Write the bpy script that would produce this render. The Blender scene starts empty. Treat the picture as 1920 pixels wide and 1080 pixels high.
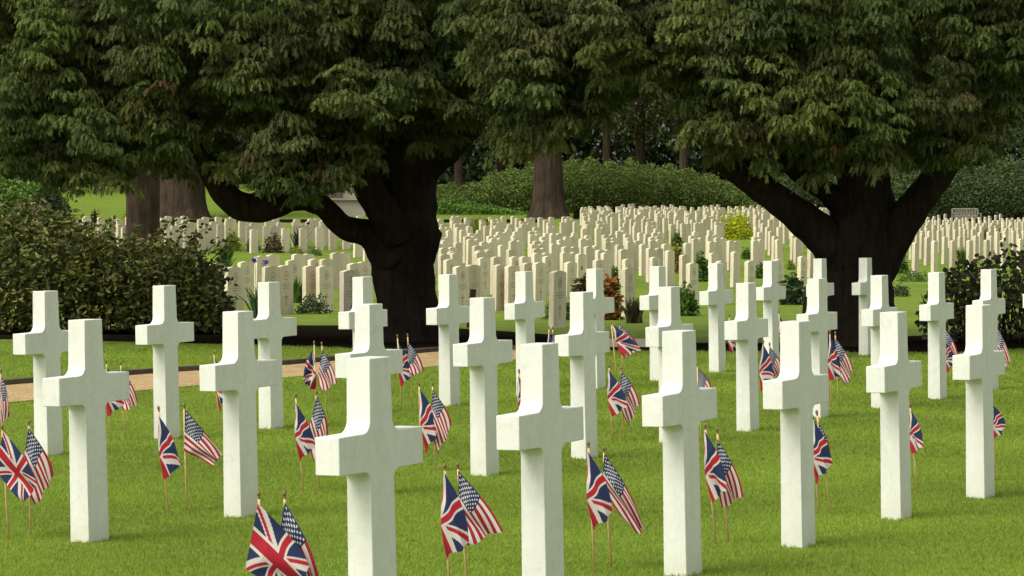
import bpy, bmesh, math, random
import numpy as np
from mathutils import Vector, Matrix

random.seed(7)
rng = np.random.default_rng(11)
R = math.radians
scene = bpy.context.scene
col = scene.collection

# ------------------------------------------------------------------ camera, sky, sun, exposure
CAM_H, F_PX, HORIZON = 1.57, 5450.0, 393.0
PITCH = math.atan((540 - HORIZON) / F_PX)
cam_d = bpy.data.cameras.new("camera")
cam = bpy.data.objects.new("camera", cam_d)
col.objects.link(cam)
cam_d.sensor_width = 36.0
cam_d.lens = 36.0 * F_PX / 1920.0
cam_d.clip_start = 0.5
cam_d.clip_end = 2000
cam.location = (0, 0, CAM_H)
cam.rotation_euler = (R(90) - PITCH, 0, 0)
scene.camera = cam

SUN_EL, SUN_AZ = 52.0, 232.0          # azimuth clockwise from +Y: behind the camera, to the left
world = bpy.data.worlds.new("World")
scene.world = world
world.use_nodes = True
wn = world.node_tree
bg = wn.nodes["Background"]
sky = wn.nodes.new("ShaderNodeTexSky")
sky.sky_type = 'NISHITA'
sky.sun_disc = False
sky.sun_elevation = R(SUN_EL)
sky.sun_rotation = R(SUN_AZ)
sky.air_density = 1.0
sky.dust_density = 4.0
hs = wn.nodes.new("ShaderNodeHueSaturation")
hs.inputs['Saturation'].default_value = 0.22
wn.links.new(sky.outputs[0], hs.inputs['Color'])
wt = wn.nodes.new("ShaderNodeMix"); wt.data_type = 'RGBA'; wt.blend_type = 'MULTIPLY'   # thin warm overcast
wt.inputs[0].default_value = 1.0; wt.inputs[7].default_value = (1.0, .985, .90, 1)
wn.links.new(hs.outputs[0], wt.inputs[6]); wn.links.new(wt.outputs[2], bg.inputs[0])
bg.inputs[1].default_value = 0.15

sun_d = bpy.data.lights.new("sun", 'SUN')
sun_d.energy = 1.15
sun_d.angle = R(35)
sun_d.color = (1.0, 0.965, 0.88)
sun = bpy.data.objects.new("sun", sun_d)
col.objects.link(sun)
az = R(SUN_AZ)
sdir = Vector((math.sin(az) * math.cos(R(SUN_EL)), math.cos(az) * math.cos(R(SUN_EL)), math.sin(R(SUN_EL))))
sun.rotation_euler = sdir.to_track_quat('Z', 'Y').to_euler()
sun.location = (-20, -20, 40)

scene.view_settings.view_transform = 'Standard'
scene.view_settings.look = 'None'
scene.view_settings.gamma = 1.0
scene.view_settings.exposure = 0.58

# ------------------------------------------------------------------ helpers
CP, SP = math.cos(PITCH), math.sin(PITCH)
def ray(px, py):
    u = (px - 960) / F_PX; v = (540 - py) / F_PX
    return Vector((u, CP + v * SP, -SP + v * CP))
def at(px, py, Y):
    d = ray(px, py); t = Y / d.y
    return Vector((d.x * t, Y, CAM_H + d.z * t))
def on_ground(px, py, z=0.0):
    d = ray(px, py); t = (z - CAM_H) / d.z
    return Vector((d.x * t, d.y * t, z))

GY = [-50, 33, 46, 60, 75, 95, 118, 140, 165, 180, 215, 260, 420, 900]
GL = [0, 0, -.15, -.2, -.1, .05, .46, .70, .97, 1.6, 3.2, 4, 6, 8]
GR = [0, 0, -.15, -.12, .0, .0, .05, .2, .34, 1.2, 2.6, 4, 6, 8]
def g(x, y):
    a = np.interp(y, GY, GL); b = np.interp(y, GY, GR)
    w = np.clip((np.asarray(x) / np.maximum(y, 1) - .10) / .035, 0, 1)
    w = w * w * (3 - 2 * w)
    return a * (1 - w) + b * w
def gz(x, y): return float(g(x, y))

def tag(o, label=None, cat=None, group=None, kind=None):
    if label: o['label'] = label
    if cat: o['category'] = cat
    if group: o['group'] = group
    if kind: o['kind'] = kind
    return o
def empty(name, loc, rz=0.0):
    o = bpy.data.objects.new(name, None)
    o.empty_display_size = .1
    col.objects.link(o); o.location = loc; o.rotation_euler = (0, 0, rz)
    return o
def link(name, me, parent=None, loc=None):
    o = bpy.data.objects.new(name, me); col.objects.link(o)
    if parent: o.parent = parent
    if loc is not None: o.location = loc
    return o

def quads_mesh(name, Q, C=None, material=None, smooth=False):
    """Q (N,4,3) loose quads, C (N,3) colour of each."""
    Q = np.asarray(Q, np.float32); n = len(Q)
    me = bpy.data.meshes.new(name)
    me.vertices.add(n * 4); me.loops.add(n * 4); me.polygons.add(n)
    me.vertices.foreach_set("co", Q.reshape(-1))
    me.loops.foreach_set("vertex_index", np.arange(n * 4, dtype=np.int32))
    me.polygons.foreach_set("loop_start", np.arange(0, n * 4, 4, dtype=np.int32))
    me.polygons.foreach_set("loop_total", np.full(n, 4, np.int32))
    if C is not None:
        a = me.color_attributes.new("Col", 'FLOAT_COLOR', 'POINT')
        c4 = np.ones((n, 4, 4), np.float32); c4[:, :, :3] = np.asarray(C, np.float32)[:, None, :]
        a.data.foreach_set("color", c4.reshape(-1))
    me.update(calc_edges=True)
    if material: me.materials.append(material)
    return me

class MB:
    def __init__(s): s.v = []; s.f = []
    def add(s, vs, fs):
        b = len(s.v); s.v += [tuple(v) for v in vs]; s.f += [tuple(b + i for i in f) for f in fs]
    def box(s, c, size, rz=0.0, M=None):
        hx, hy, hz = size[0] / 2, size[1] / 2, size[2] / 2
        vs = [Vector((x, y, z)) for z in (-hz, hz) for y in (-hy, hy) for x in (-hx, hx)]
        rot = M if M is not None else Matrix.Rotation(rz, 3, 'Z')
        vs = [rot @ v + Vector(c) for v in vs]
        s.add(vs, [(0, 2, 3, 1), (4, 5, 7, 6), (0, 1, 5, 4), (2, 6, 7, 3), (0, 4, 6, 2), (1, 3, 7, 5)])
    def tube(s, pts, rads, n=8, cap=True, flute=None):
        pts = [Vector(p) for p in pts]; rings = []
        ref = Vector((0.13, 1, 0.07)).normalized()
        for i, p in enumerate(pts):
            t = (pts[min(i + 1, len(pts) - 1)] - pts[max(i - 1, 0)]).normalized()
            a = t.cross(ref)
            if a.length < .05: a = t.cross(Vector((1, 0, 0)))
            a.normalize(); b = t.cross(a).normalized()
            ring = []
            for k in range(n):
                th = 2 * math.pi * k / n
                r = rads[i] * (flute(th, i) if flute else 1)
                ring.append(p + a * math.cos(th) * r + b * math.sin(th) * r)
            rings.append(ring)
        vs = [v for r in rings for v in r]; fs = []
        for i in range(len(pts) - 1):
            for k in range(n):
                k2 = (k + 1) % n
                fs.append((i * n + k, i * n + k2, (i + 1) * n + k2, (i + 1) * n + k))
        if cap:
            fs.append(tuple(range(n))[::-1]); fs.append(tuple((len(pts) - 1) * n + k for k in range(n)))
        s.add(vs, fs)
    def mesh(s, name, material, smooth=False):
        me = bpy.data.meshes.new(name)
        me.from_pydata(s.v, [], s.f)
        bm = bmesh.new(); bm.from_mesh(me); bmesh.ops.recalc_face_normals(bm, faces=bm.faces); bm.to_mesh(me); bm.free()
        if material: me.materials.append(material)
        if smooth:
            me.polygons.foreach_set("use_smooth", [True] * len(me.polygons))
        me.update()
        return me

def spline(pts, rads, sub=6):
    """Catmull-Rom through pts, radii interpolated."""
    P = [Vector(p) for p in pts]; out = []; ro = []
    for i in range(len(P) - 1):
        p0, p1, p2, p3 = P[max(i - 1, 0)], P[i], P[i + 1], P[min(i + 2, len(P) - 1)]
        for k in range(sub):
            t = k / sub
            out.append(.5 * ((2 * p1) + (-p0 + p2) * t + (2 * p0 - 5 * p1 + 4 * p2 - p3) * t * t + (-p0 + 3 * p1 - 3 * p2 + p3) * t ** 3))
            ro.append(rads[i] * (1 - t) + rads[i + 1] * t)
    out.append(P[-1]); ro.append(rads[-1])
    return out, ro

# ------------------------------------------------------------------ materials
def new_mat(name):
    m = bpy.data.materials.new(name); m.use_nodes = True
    nt = m.node_tree; b = nt.nodes["Principled BSDF"]
    return m, nt, b
def nd(nt, t, **kw):
    n = nt.nodes.new(t)
    for k, v in kw.items():
        if k.startswith('i_'): n.inputs[k[2:].replace('_', ' ')].default_value = v
        else: setattr(n, k, v)
    return n
def noise(nt, scale, detail=4, rough=.55, vec=None, coords='Object', stretch=None):
    tc = nd(nt, "ShaderNodeTexCoord")
    src = tc.outputs[coords]
    if stretch:
        mp = nd(nt, "ShaderNodeMapping"); mp.inputs['Scale'].default_value = stretch
        nt.links.new(src, mp.inputs['Vector']); src = mp.outputs[0]
    n = nd(nt, "ShaderNodeTexNoise"); n.inputs['Scale'].default_value = scale
    n.inputs['Detail'].default_value = detail; n.inputs['Roughness'].default_value = rough
    nt.links.new(src, n.inputs['Vector'])
    return n.outputs['Fac']
def ramp(nt, fac, stops):
    r = nd(nt, "ShaderNodeValToRGB")
    e = r.color_ramp.elements
    while len(e) < len(stops): e.new(.5)
    for i, (p, c) in enumerate(stops):
        e[i].position = p; e[i].color = (*c, 1)
    nt.links.new(fac, r.inputs[0])
    return r.outputs[0]
def mixc(nt, a, b, fac, mode='MIX'):
    m = nd(nt, "ShaderNodeMix"); m.data_type = 'RGBA'; m.blend_type = mode
    for s, v in ((6, a), (7, b), (0, fac)):
        if hasattr(v, 'links') or isinstance(v, bpy.types.NodeSocket): nt.links.new(v, m.inputs[s])
        elif isinstance(v, (int, float)): m.inputs[s].default_value = v
        else: m.inputs[s].default_value = (*v, 1)
    return m.outputs[2]
def bump(nt, b, h, strength, dist):
    n = nd(nt, "ShaderNodeBump"); n.inputs['Strength'].default_value = strength; n.inputs['Distance'].default_value = dist
    nt.links.new(h, n.inputs['Height']); nt.links.new(n.outputs[0], b.inputs['Normal'])

def simple(name, c, rough=.6, var=.0, scale=8, bmp=0, coords='Object', stretch=None, spec=.5):
    m, nt, b = new_mat(name)
    b.inputs['Roughness'].default_value = rough
    b.inputs['Specular IOR Level'].default_value = spec
    if var:
        n = noise(nt, scale, 5, coords=coords, stretch=stretch)
        lo = [x * (1 - var) for x in c]; hi = [min(1, x * (1 + var)) for x in c]
        nt.links.new(ramp(nt, n, [(.3, lo), (.7, hi)]), b.inputs['Base Color'])
        if bmp: bump(nt, b, n, .6, bmp)
    else: b.inputs['Base Color'].default_value = (*c, 1)
    return m

def leaf_mat(name, rough=.5, spec=.4, trans=.25):
    m, nt, b = new_mat(name)
    at_ = nd(nt, "ShaderNodeAttribute"); at_.attribute_name = "Col"
    nt.links.new(at_.outputs['Color'], b.inputs['Base Color'])
    b.inputs['Roughness'].default_value = rough
    b.inputs['Specular IOR Level'].default_value = spec
    if trans:
        out = nt.nodes["Material Output"]
        tr = nd(nt, "ShaderNodeBsdfTranslucent")
        nt.links.new(at_.outputs['Color'], tr.inputs[0])
        mx = nd(nt, "ShaderNodeMixShader"); mx.inputs[0].default_value = trans
        nt.links.new(b.outputs[0], mx.inputs[1]); nt.links.new(tr.outputs[0], mx.inputs[2])
        nt.links.new(mx.outputs[0], out.inputs[0])
    return m

# white marble of the crosses
def marble():
    m, nt, b = new_mat("white_marble")
    oi = nd(nt, "ShaderNodeObjectInfo"); tc0 = nd(nt, "ShaderNodeTexCoord")
    sh = nd(nt, "ShaderNodeVectorMath", operation='MULTIPLY_ADD'); nt.links.new(oi.outputs['Random'], sh.inputs[0]); sh.inputs[1].default_value = (37, 17, 53)
    nt.links.new(tc0.outputs['Object'], sh.inputs[2])
    def nz(scale, detail, st):
        mp = nd(nt, "ShaderNodeMapping"); mp.inputs['Scale'].default_value = st; nt.links.new(sh.outputs[0], mp.inputs['Vector'])
        n = nd(nt, "ShaderNodeTexNoise"); n.inputs['Scale'].default_value = scale; n.inputs['Detail'].default_value = detail
        n.inputs['Distortion'].default_value = .8; nt.links.new(mp.outputs[0], n.inputs['Vector']); return n.outputs['Fac']
    n1 = nz(2.2, 5, (1, 1, .35)); n2 = nz(26, 4, (1, 1, 1)); nv = nz(3.2, 6, (1, 1, .6))
    c1 = ramp(nt, n1, [(.32, (.70, .71, .65)), (.5, (.735, .745, .685)), (.68, (.755, .765, .705))])
    c2 = ramp(nt, n2, [(.35, (.93, .93, .93)), (.65, (1, 1, 1))])
    c = mixc(nt, c1, c2, 1.0, 'MULTIPLY')
    c = mixc(nt, c, ramp(nt, nv, [(.485, (1, 1, 1)), (.5, (.90, .91, .90)), (.515, (1, 1, 1))]), .7, 'MULTIPLY')   # faint grey veins
    # fine vertical runs left by rain
    n3 = noise(nt, 14, 3, stretch=(1, 1, .05))
    c = mixc(nt, c, ramp(nt, n3, [(.42, (.95, .95, .93)), (.56, (1, 1, 1))]), .75, 'MULTIPLY')
    # soil splash stain near the ground
    tc = nd(nt, "ShaderNodeTexCoord"); sx = nd(nt, "ShaderNodeSeparateXYZ"); nt.links.new(tc.outputs['Object'], sx.inputs[0])
    mr = nd(nt, "ShaderNodeMapRange"); mr.inputs[1].default_value = 0; mr.inputs[2].default_value = .13
    mr.inputs[3].default_value = .55; mr.inputs[4].default_value = 0
    nt.links.new(sx.outputs[2], mr.inputs[0])
    ml = nd(nt, "ShaderNodeMath", operation='MULTIPLY'); nt.links.new(mr.outputs[0], ml.inputs[0])
    nt.links.new(noise(nt, 12, 4), ml.inputs[1])
    c = mixc(nt, c, (.50, .47, .33), ml.outputs[0])
    nt.links.new(c, b.inputs['Base Color'])
    b.inputs['Roughness'].default_value = .55
    return m
M_MARBLE = marble()

def portland():
    m, nt, b = new_mat("portland_stone")
    oi = nd(nt, "ShaderNodeObjectInfo")
    n1 = noise(nt, 5, 5, stretch=(1, 1, .3)); n2 = noise(nt, 60, 3)
    c = ramp(nt, n1, [(.3, (.66, .57, .42)), (.52, (.80, .71, .545)), (.7, (.86, .78, .62))])
    rv = ramp(nt, oi.outputs['Random'], [(0, (.78, .76, .73)), (.4, (.94, .93, .92)), (1, (1, 1, 1))])
    c = mixc(nt, c, rv, 1.0, 'MULTIPLY')
    nt.links.new(mixc(nt, c, ramp(nt, n2, [(.4, (.9, .9, .88)), (.6, (1, 1, 1))]), 1.0, 'MULTIPLY'), b.inputs['Base Color'])
    b.inputs['Roughness'].default_value = .8
    return m
M_STONE = portland()
M_CARVE = simple("carved_stone", (.33, .30, .22), .85, .2, 30)

def grass_ground():
    m, nt, b = new_mat("mown_grass")
    big = noise(nt, .45, 4, .6); mid = noise(nt, 3.0, 5, .65, stretch=(.8, 2.0, 1)); fine = noise(nt, 45, 4, .7)
    c = ramp(nt, mid, [(.3, (.120, .178, .021)), (.5, (.155, .226, .027)), (.7, (.198, .272, .038))])
    c = mixc(nt, c, ramp(nt, big, [(.35, (.80, .88, .8)), (.65, (1.12, 1.06, 1.0))]), 1.0, 'MULTIPLY')
    c = mixc(nt, c, ramp(nt, fine, [(.3, (.70, .74, .6)), (.7, (1.2, 1.16, 1.1))]), 1.0, 'MULTIPLY')
    nt.links.new(c, b.inputs['Base Color'])
    b.inputs['Roughness'].default_value = .9; b.inputs['Specular IOR Level'].default_value = .15
    bump(nt, b, fine, .8, .03)
    return m
M_GRASS = grass_ground()
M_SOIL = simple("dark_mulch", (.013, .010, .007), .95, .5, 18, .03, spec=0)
def gravel():
    m, nt, b = new_mat("gravel")
    v = nd(nt, "ShaderNodeTexVoronoi"); v.inputs['Scale'].default_value = 90
    tc = nd(nt, "ShaderNodeTexCoord"); nt.links.new(tc.outputs['Object'], v.inputs['Vector'])
    sp = nd(nt, "ShaderNodeSeparateColor"); nt.links.new(v.outputs['Color'], sp.inputs[0])
    c = ramp(nt, sp.outputs[0], [(0, (.27, .18, .08)), (.5, (.43, .305, .155)), (1, (.60, .47, .28))])
    c = mixc(nt, c, ramp(nt, noise(nt, 2.5, 4), [(.35, (.85, .82, .8)), (.65, (1.05, 1.03, 1))]), 1.0, 'MULTIPLY')
    nt.links.new(c, b.inputs['Base Color']); b.inputs['Roughness'].default_value = .9; b.inputs['Specular IOR Level'].default_value = .1
    bump(nt, b, v.outputs['Distance'], .8, .008)
    return m
M_GRAVEL = gravel()
M_KERB = simple("kerb_stone", (.085, .072, .055), .9, .3, 12, .004, spec=.1)
M_PALEKERB = simple("pale_kerb_stone", (.42, .38, .29), .85, .25, 10, .004)
def bark(name, lo, hi, scale=5):
    m, nt, b = new_mat(name)
    n1 = noise(nt, scale, 6, .65, stretch=(3, 3, .35)); n2 = noise(nt, scale * .35, 3)
    c = ramp(nt, n1, [(.3, lo), (.7, hi)])
    nt.links.new(mixc(nt, c, ramp(nt, n2, [(.35, (.7, .72, .7)), (.65, (1.1, 1.05, 1))]), 1.0, 'MULTIPLY'), b.inputs['Base Color'])
    b.inputs['Roughness'].default_value = .95; b.inputs['Specular IOR Level'].default_value = .1
    bump(nt, b, n1, 1.0, .05)
    return m
M_BARK = bark("dark_bark", (.012, .009, .007), (.042, .030, .022))
M_REDBARK = bark("red_bark", (.026, .018, .013), (.085, .060, .044), 3)
M_LEAF = leaf_mat("cypress_leaf", .7, .12, .32)
M_GLOSS = leaf_mat("glossy_leaf", .55, .22, .25)
M_FAR = leaf_mat("far_leaf", .7, .2, .15)
M_BLADE = leaf_mat("grass_blade", .7, .1, .5)
def soften(m):      # thin blades scatter light from all sides: shade them partly by the turf's own slope
    nt = m.node_tree; ge = nd(nt, "ShaderNodeNewGeometry"); sc_ = nd(nt, "ShaderNodeVectorMath", operation='MULTIPLY_ADD')
    nt.links.new(ge.outputs['Normal'], sc_.inputs[0]); sc_.inputs[1].default_value = (.45, .45, .45); sc_.inputs[2].default_value = (0, 0, 1)
    no = nd(nt, "ShaderNodeVectorMath", operation='NORMALIZE'); nt.links.new(sc_.outputs[0], no.inputs[0])
    nt.links.new(no.outputs[0], nt.nodes["Principled BSDF"].inputs['Normal'])
soften(M_BLADE)
M_FLOWER = leaf_mat("petal", .6, .2, .3)
M_CLOTH = leaf_mat("flag_cloth", .75, .15, .18)
M_POLE = simple("pine_dowel", (.62, .42, .19), .6, .15, 20)
M_FINIAL = simple("bronze_finial", (.16, .11, .05), .4)
M_WOOD = simple("weathered_teak", (.27, .25, .19), .85, .25, 10)
M_WALL = simple("grey_limestone", (.30, .27, .215), .9, .15, 1.2)
M_ROOF = simple("roof_slate", (.12, .10, .08), .9, .2, 2)
M_DARK = simple("dark_slate", (.03, .022, .02), .8, .2, 8)

# ------------------------------------------------------------------ ground
def grid_sheet(name, xs, ys, zf, material, kind='structure'):
    X, Y = np.meshgrid(xs, ys); Z = zf(X, Y)
    V = np.stack([X, Y, Z], -1).reshape(-1, 3); nx, ny = len(xs), len(ys)
    F = [(j * nx + i, j * nx + i + 1, (j + 1) * nx + i + 1, (j + 1) * nx + i) for j in range(ny - 1) for i in range(nx - 1)]
    me = bpy.data.meshes.new(name); me.from_pydata(V.tolist(), [], F); me.materials.append(material)
    me.polygons.foreach_set("use_smooth", [True] * len(F)); me.update()
    return tag(link(name, me), kind=kind)
xs = np.concatenate([np.linspace(-400, -60, 12)[:-1], np.linspace(-60, 60, 81), np.linspace(60, 400, 12)[1:]])
ys = np.concatenate([np.linspace(-40, 10, 6), np.linspace(12, 60, 33), np.linspace(62, 220, 60), np.linspace(240, 880, 20)])
grid_sheet("ground", xs, ys, lambda X, Y: g(X, Y), M_GRASS)

def strip(name, front, back, material, lift, kind='structure', n=60, thick=None, rows=1):
    """ground strip between two polylines given as photo points on the ground plane."""
    x0 = front[0][0]; x1 = front[-1][0]
    V = []; F = []
    for i in range(n + 1):
        x = x0 + (x1 - x0) * i / n
        f = on_ground(x, float(np.interp(x, [p[0] for p in front], [p[1] for p in front])))
        b = on_ground(x, float(np.interp(x, [p[0] for p in back], [p[1] for p in back])))
        for k in range(rows + 1):
            p = f.lerp(b, k / rows)
            V.append((p.x, p.y, gz(p.x, p.y) + lift))
    m = rows + 1
    for i in range(n):
        for k in range(rows): F.append((i * m + k, (i + 1) * m + k, (i + 1) * m + k + 1, i * m + k + 1))
    me = bpy.data.meshes.new(name); me.from_pydata(V, [], F); me.materials.append(material); me.update()
    return tag(link(name, me), kind=kind)
PATH_F = [(-260, 800), (0, 757), (300, 730), (540, 708), (820, 688), (960, 676), (1070, 664)]
PATH_B = [(-260, 750), (0, 724), (300, 700), (540, 685), (820, 660), (960, 657), (1070, 657)]
strip("path", PATH_F, PATH_B, M_GRAVEL, .006)
BED_F = [(-400, 632), (0, 631), (250, 637), (540, 648), (700, 655), (820, 657), (1070, 657), (1250, 658), (1600, 661), (1800, 661), (1900, 655), (2300, 650)]
BED_B = [(-400, 600), (0, 600), (400, 598), (690, 598), (820, 603), (940, 612), (1030, 621), (1200, 640), (1400, 643), (1500, 640), (1700, 625), (1800, 620), (1900, 620), (2300, 620)]
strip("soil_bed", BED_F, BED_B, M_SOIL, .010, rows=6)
def far_soil(px0, px1, d0, d1):
    V = []; F = []; n = 40
    for i in range(n + 1):
        for k in range(7):
            d = d0 + (d1 - d0) * k / 6; x = (px0 + (px1 - px0) * i / n - 960) / F_PX * d; V.append((x, d, gz(x, d) + .05))
    for i in range(n):
        for k in range(6): F.append((i * 7 + k, (i + 1) * 7 + k, (i + 1) * 7 + k + 1, i * 7 + k + 1))
    me = bpy.data.meshes.new("soil_border"); me.from_pydata(V, [], F); me.materials.append(M_SOIL); me.update()
    tag(link("soil_border", me), kind='structure')
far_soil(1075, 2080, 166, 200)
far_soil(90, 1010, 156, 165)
def edging(name, line, w, h, material, n=70):
    mb = MB(); pts = []
    for i in range(n + 1):
        x = line[0][0] + (line[-1][0] - line[0][0]) * i / n
        pts.append(on_ground(x, float(np.interp(x, [p[0] for p in line], [p[1] for p in line]))))
    V = []; F = []
    for i, p in enumerate(pts):
        t = (pts[min(i + 1, n)] - pts[max(i - 1, 0)]).normalized(); s = Vector((-t.y, t.x, 0))
        for (a, z) in ((0, -.03), (0, h), (w, h), (w, -.03)):
            q = p + s * a; V.append((q.x, q.y, gz(q.x, q.y) + z))
    for i in range(n):
        for k in range(3): F.append((i * 4 + k, (i + 1) * 4 + k, (i + 1) * 4 + k + 1, i * 4 + k + 1))
    F.append((0, 1, 2, 3)); F.append((n * 4 + 3, n * 4 + 2, n * 4 + 1, n * 4))
    mb.add(V, F)
    return tag(link(name, mb.mesh(name, material)), kind='structure')
edging("path_kerb", PATH_B, .10, .05, M_KERB)
edging("bed_kerb", [(1120, 652), (1180, 652), (1300, 652)], .12, .10, M_PALEKERB, 12)

# grass blades on the near lawn (nobody could count them)
def blades():
    def zone(y0, y1, dens, h, w):
        half = lambda y: .25 * y + 1.5
        A = (half(y0) + half(y1)) * (y1 - y0); n = int(A * dens)
        y = rng.uniform(y0, y1, n); x = rng.uniform(-1, 1, n) * half(y)
        # drop the ones on the path and the bed
        px = 960 + F_PX * x / y; py = HORIZON + CAM_H * F_PX / y
        pf = np.interp(px, [p[0] for p in PATH_F], [p[1] for p in PATH_F]); pb = np.interp(px, [p[0] for p in PATH_B], [p[1] for p in PATH_B])
        bf = np.interp(px, [p[0] for p in BED_F], [p[1] for p in BED_F])
        ok = ~((py < pf) & (py > pb - 3) & (px < 1070)) & (py > bf)
        x, y = x[ok], y[ok]; n = len(x)
        a = rng.uniform(0, 2 * np.pi, n); hh = h * rng.uniform(.5, 1.15, n); ww = w * rng.uniform(.7, 1.2, n)
        lean = rng.normal(0, .45, (n, 2)) * hh[:, None]
        z = g(x, y) - .002
        b = np.stack([x, y, z], -1); dx = np.stack([np.cos(a), np.sin(a), 0 * a], -1) * ww[:, None] / 2
        tip = b + np.stack([lean[:, 0], lean[:, 1], hh], -1)
        mid = b + np.stack([lean[:, 0] * .35, lean[:, 1] * .35, hh * .6], -1)
        q = np.stack([b - dx, b + dx, tip + dx * .15, tip - dx * .15], 1)
        v = rng.uniform(.92, 1.10, n) * (1 + .16 * np.sin(x * 1.7 + 2 * np.sin(y * .6)) * np.sin(y * 1.1 + x))
        v = v * (1 + .10 * np.sin(y * 2.3 + 1.5 * np.sin(x * 2.1)))
        c = np.stack([.262 * v * rng.uniform(.92, 1.12, n), .385 * v, .046 * v], -1)
        dry = rng.random(n) < .025; c[dry] = [.34, .30, .12]
        return q, c
    parts = [zone(8.3, 12, 8500, .017, .0042), zone(12, 18, 4500, .018, .006), zone(18, 26, 1700, .020, .009), zone(26, 34, 800, .022, .013)]
    Q = np.concatenate([p[0] for p in parts]); C = np.concatenate([p[1] for p in parts])
    o = link("grass", quads_mesh("grass", Q, C, M_BLADE))
    tag(o, "short mown green grass of the lawn round the white crosses", "grass", kind='stuff')
blades()

# ------------------------------------------------------------------ crosses
def cross_mesh():
    H = 1.05
    zt, zb = .752 * H, .622 * H
    wb, wa, wt, A = .081, .0765, .0695, .278
    def hw(z): return np.interp(z, [0, zb, zt, H], [wb, wa + .001, wa - .001, wt])
    ru, rl = .046, .036
    right = [(wb + .001, -.06), (wb, 0)]
    # lower fillet
    x = hw(zb - rl)
    for k in range(7):
        t = k / 6 * math.pi / 2
        right.append((x + rl - rl * math.cos(t), zb - rl + rl * math.sin(t)))
    right += [(A, zb + .002), (A, zt - .002)]
    x = hw(zt + ru)
    for k in range(7):
        t = k / 6 * math.pi / 2
        right.append((x + ru - ru * math.sin(t), zt + ru - ru * math.cos(t)))
    right.append((wt, H))
    prof = right + [(-a, b) for a, b in right[::-1]]
    bm = bmesh.new()
    def dep(z): return np.interp(z, [0, H], [.054, .048])
    f = [bm.verts.new((a, -dep(z), z)) for a, z in prof]
    bk = [bm.verts.new((a, dep(z), z)) for a, z in prof]
    bm.faces.new(f); bm.faces.new(bk[::-1])
    n = len(prof)
    for i in range(n):
        j = (i + 1) % n
        bm.faces.new((f[j], f[i], bk[i], bk[j]))
    bmesh.ops.recalc_face_normals(bm, faces=bm.faces)
    es = [e for e in bm.edges if e.calc_face_angle(0) > .5]
    bmesh.ops.bevel(bm, geom=es, offset=.0035, segments=2, affect='EDGES', profile=.5)
    me = bpy.data.meshes.new("marble_cross"); bm.to_mesh(me); bm.free()
    me.materials.append(M_MARBLE)
    for p in me.polygons: p.use_smooth = not (abs(p.normal.y) > .9 or p.area > .0045)
    return me
CROSS = cross_mesh()
crosses = [
 (89, 545, 855, "white marble cross before the leafy bush, farthest left of all the crosses"),
 (165, 599, 1015, "large white cross at the left with its whole shaft visible, overlapping the leftmost cross"),
 (311, 534, 826, "white marble cross standing against the right half of the dark leafy left bush"),
 (450, 583, 970, "large white cross left of centre overlapping a smaller cross behind its right arm"),
 (507, 528, 806, "white cross just below the purple irises, partly behind a larger cross"),
 (683, 519, None, "small white cross in front of the left tree trunk, mostly hidden behind two larger crosses"),
 (694, 570, None, "middle one of the three white crosses lined up in front of the left tree trunk"),
 (698, 670, None, "nearest and biggest white cross, cut off by the bottom edge, left of centre"),
 (842, 514, 762, "white cross just right of the left tree trunk, its foot in full view"),
 (908, 558, 891, "white cross with full shaft, left of the big cut-off centre cross"),
 (986, 509, None, "small white cross directly behind the big centre cross, head and arms above it"),
 (1018, 644, None, "second biggest white cross, at the centre, cut off by the bottom edge"),
 (1095, 547, 860, "white cross half behind the right arm of the big centre cross"),
 (1117, 503, 730, "small white cross before the red-leaved shrub, overlapped by a larger cross"),
 (1235, 498, 717, "hindmost of three overlapping white crosses right of centre, its left arm clear"),
 (1258, 537, 831, "middle one of three overlapping white crosses right of centre"),
 (1280, 620, 1078, "large white cross right of centre whose foot just reaches the bottom edge"),
 (1345, 492, 703, "small white cross standing free with its whole shaft visible, below the yellow shrub"),
 (1402, 530, 809, "white cross left of the right tree, two flags at its shaft's right"),
 (1446, 489, None, "small white cross peeping out behind a larger one's right arm, left of right tree"),
 (1497, 602, 1025, "large white cross with full shaft standing below the right tree"),
 (1539, 485, None, "hindmost of three overlapping white crosses at the right trunk's left edge"),
 (1534, 521, 786, "middle one of three overlapping white crosses at the right trunk's left edge"),
 (1624, 483, 667, "farthest white cross, standing right against the dark right tree trunk"),
 (1652, 516, 765, "white cross before the right tree trunk, partly behind a larger cross at its right"),
 (1681, 584, 975, "large white cross with full shaft just right of the right tree trunk"),
 (1758, 510, 749, "white cross standing free between right trunk and right bush"),
 (1839, 571, 935, "large white cross nearest the right edge, full shaft on the grass"),
 (1856, 504, 734, "white cross behind the rightmost large cross, head against the right bush"),
 (1946, 497, None, "white cross cut off by the right edge, only its left arm showing"),
]
cross_pos = []
for i, (cx, ty, by, lab) in enumerate(crosses):
    d1 = (CAM_H - 1.05) * F_PX / (ty - HORIZON)
    d = d1 if by is None else .5 * (d1 + CAM_H * F_PX / (by - HORIZON))
    if by is None: d = d1 * 1.0
    x = (cx - 960) / F_PX * d + .004
    o = link("marble_cross", CROSS)
    o.location = (x, d, gz(x, d))
    o.rotation_euler = (0, 0, 0)
    jit = random.uniform(-1.2, 1.2)
    o.rotation_euler = (Matrix.Rotation(R(-.85 + random.uniform(-.25, .25)), 4, 'Y') @ Matrix.Rotation(R(61.6 + jit), 4, 'Z')).to_euler()
    tag(o, lab, "cross", "white marble crosses in rows on the lawn")
    cross_pos.append((x, d))

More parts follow.
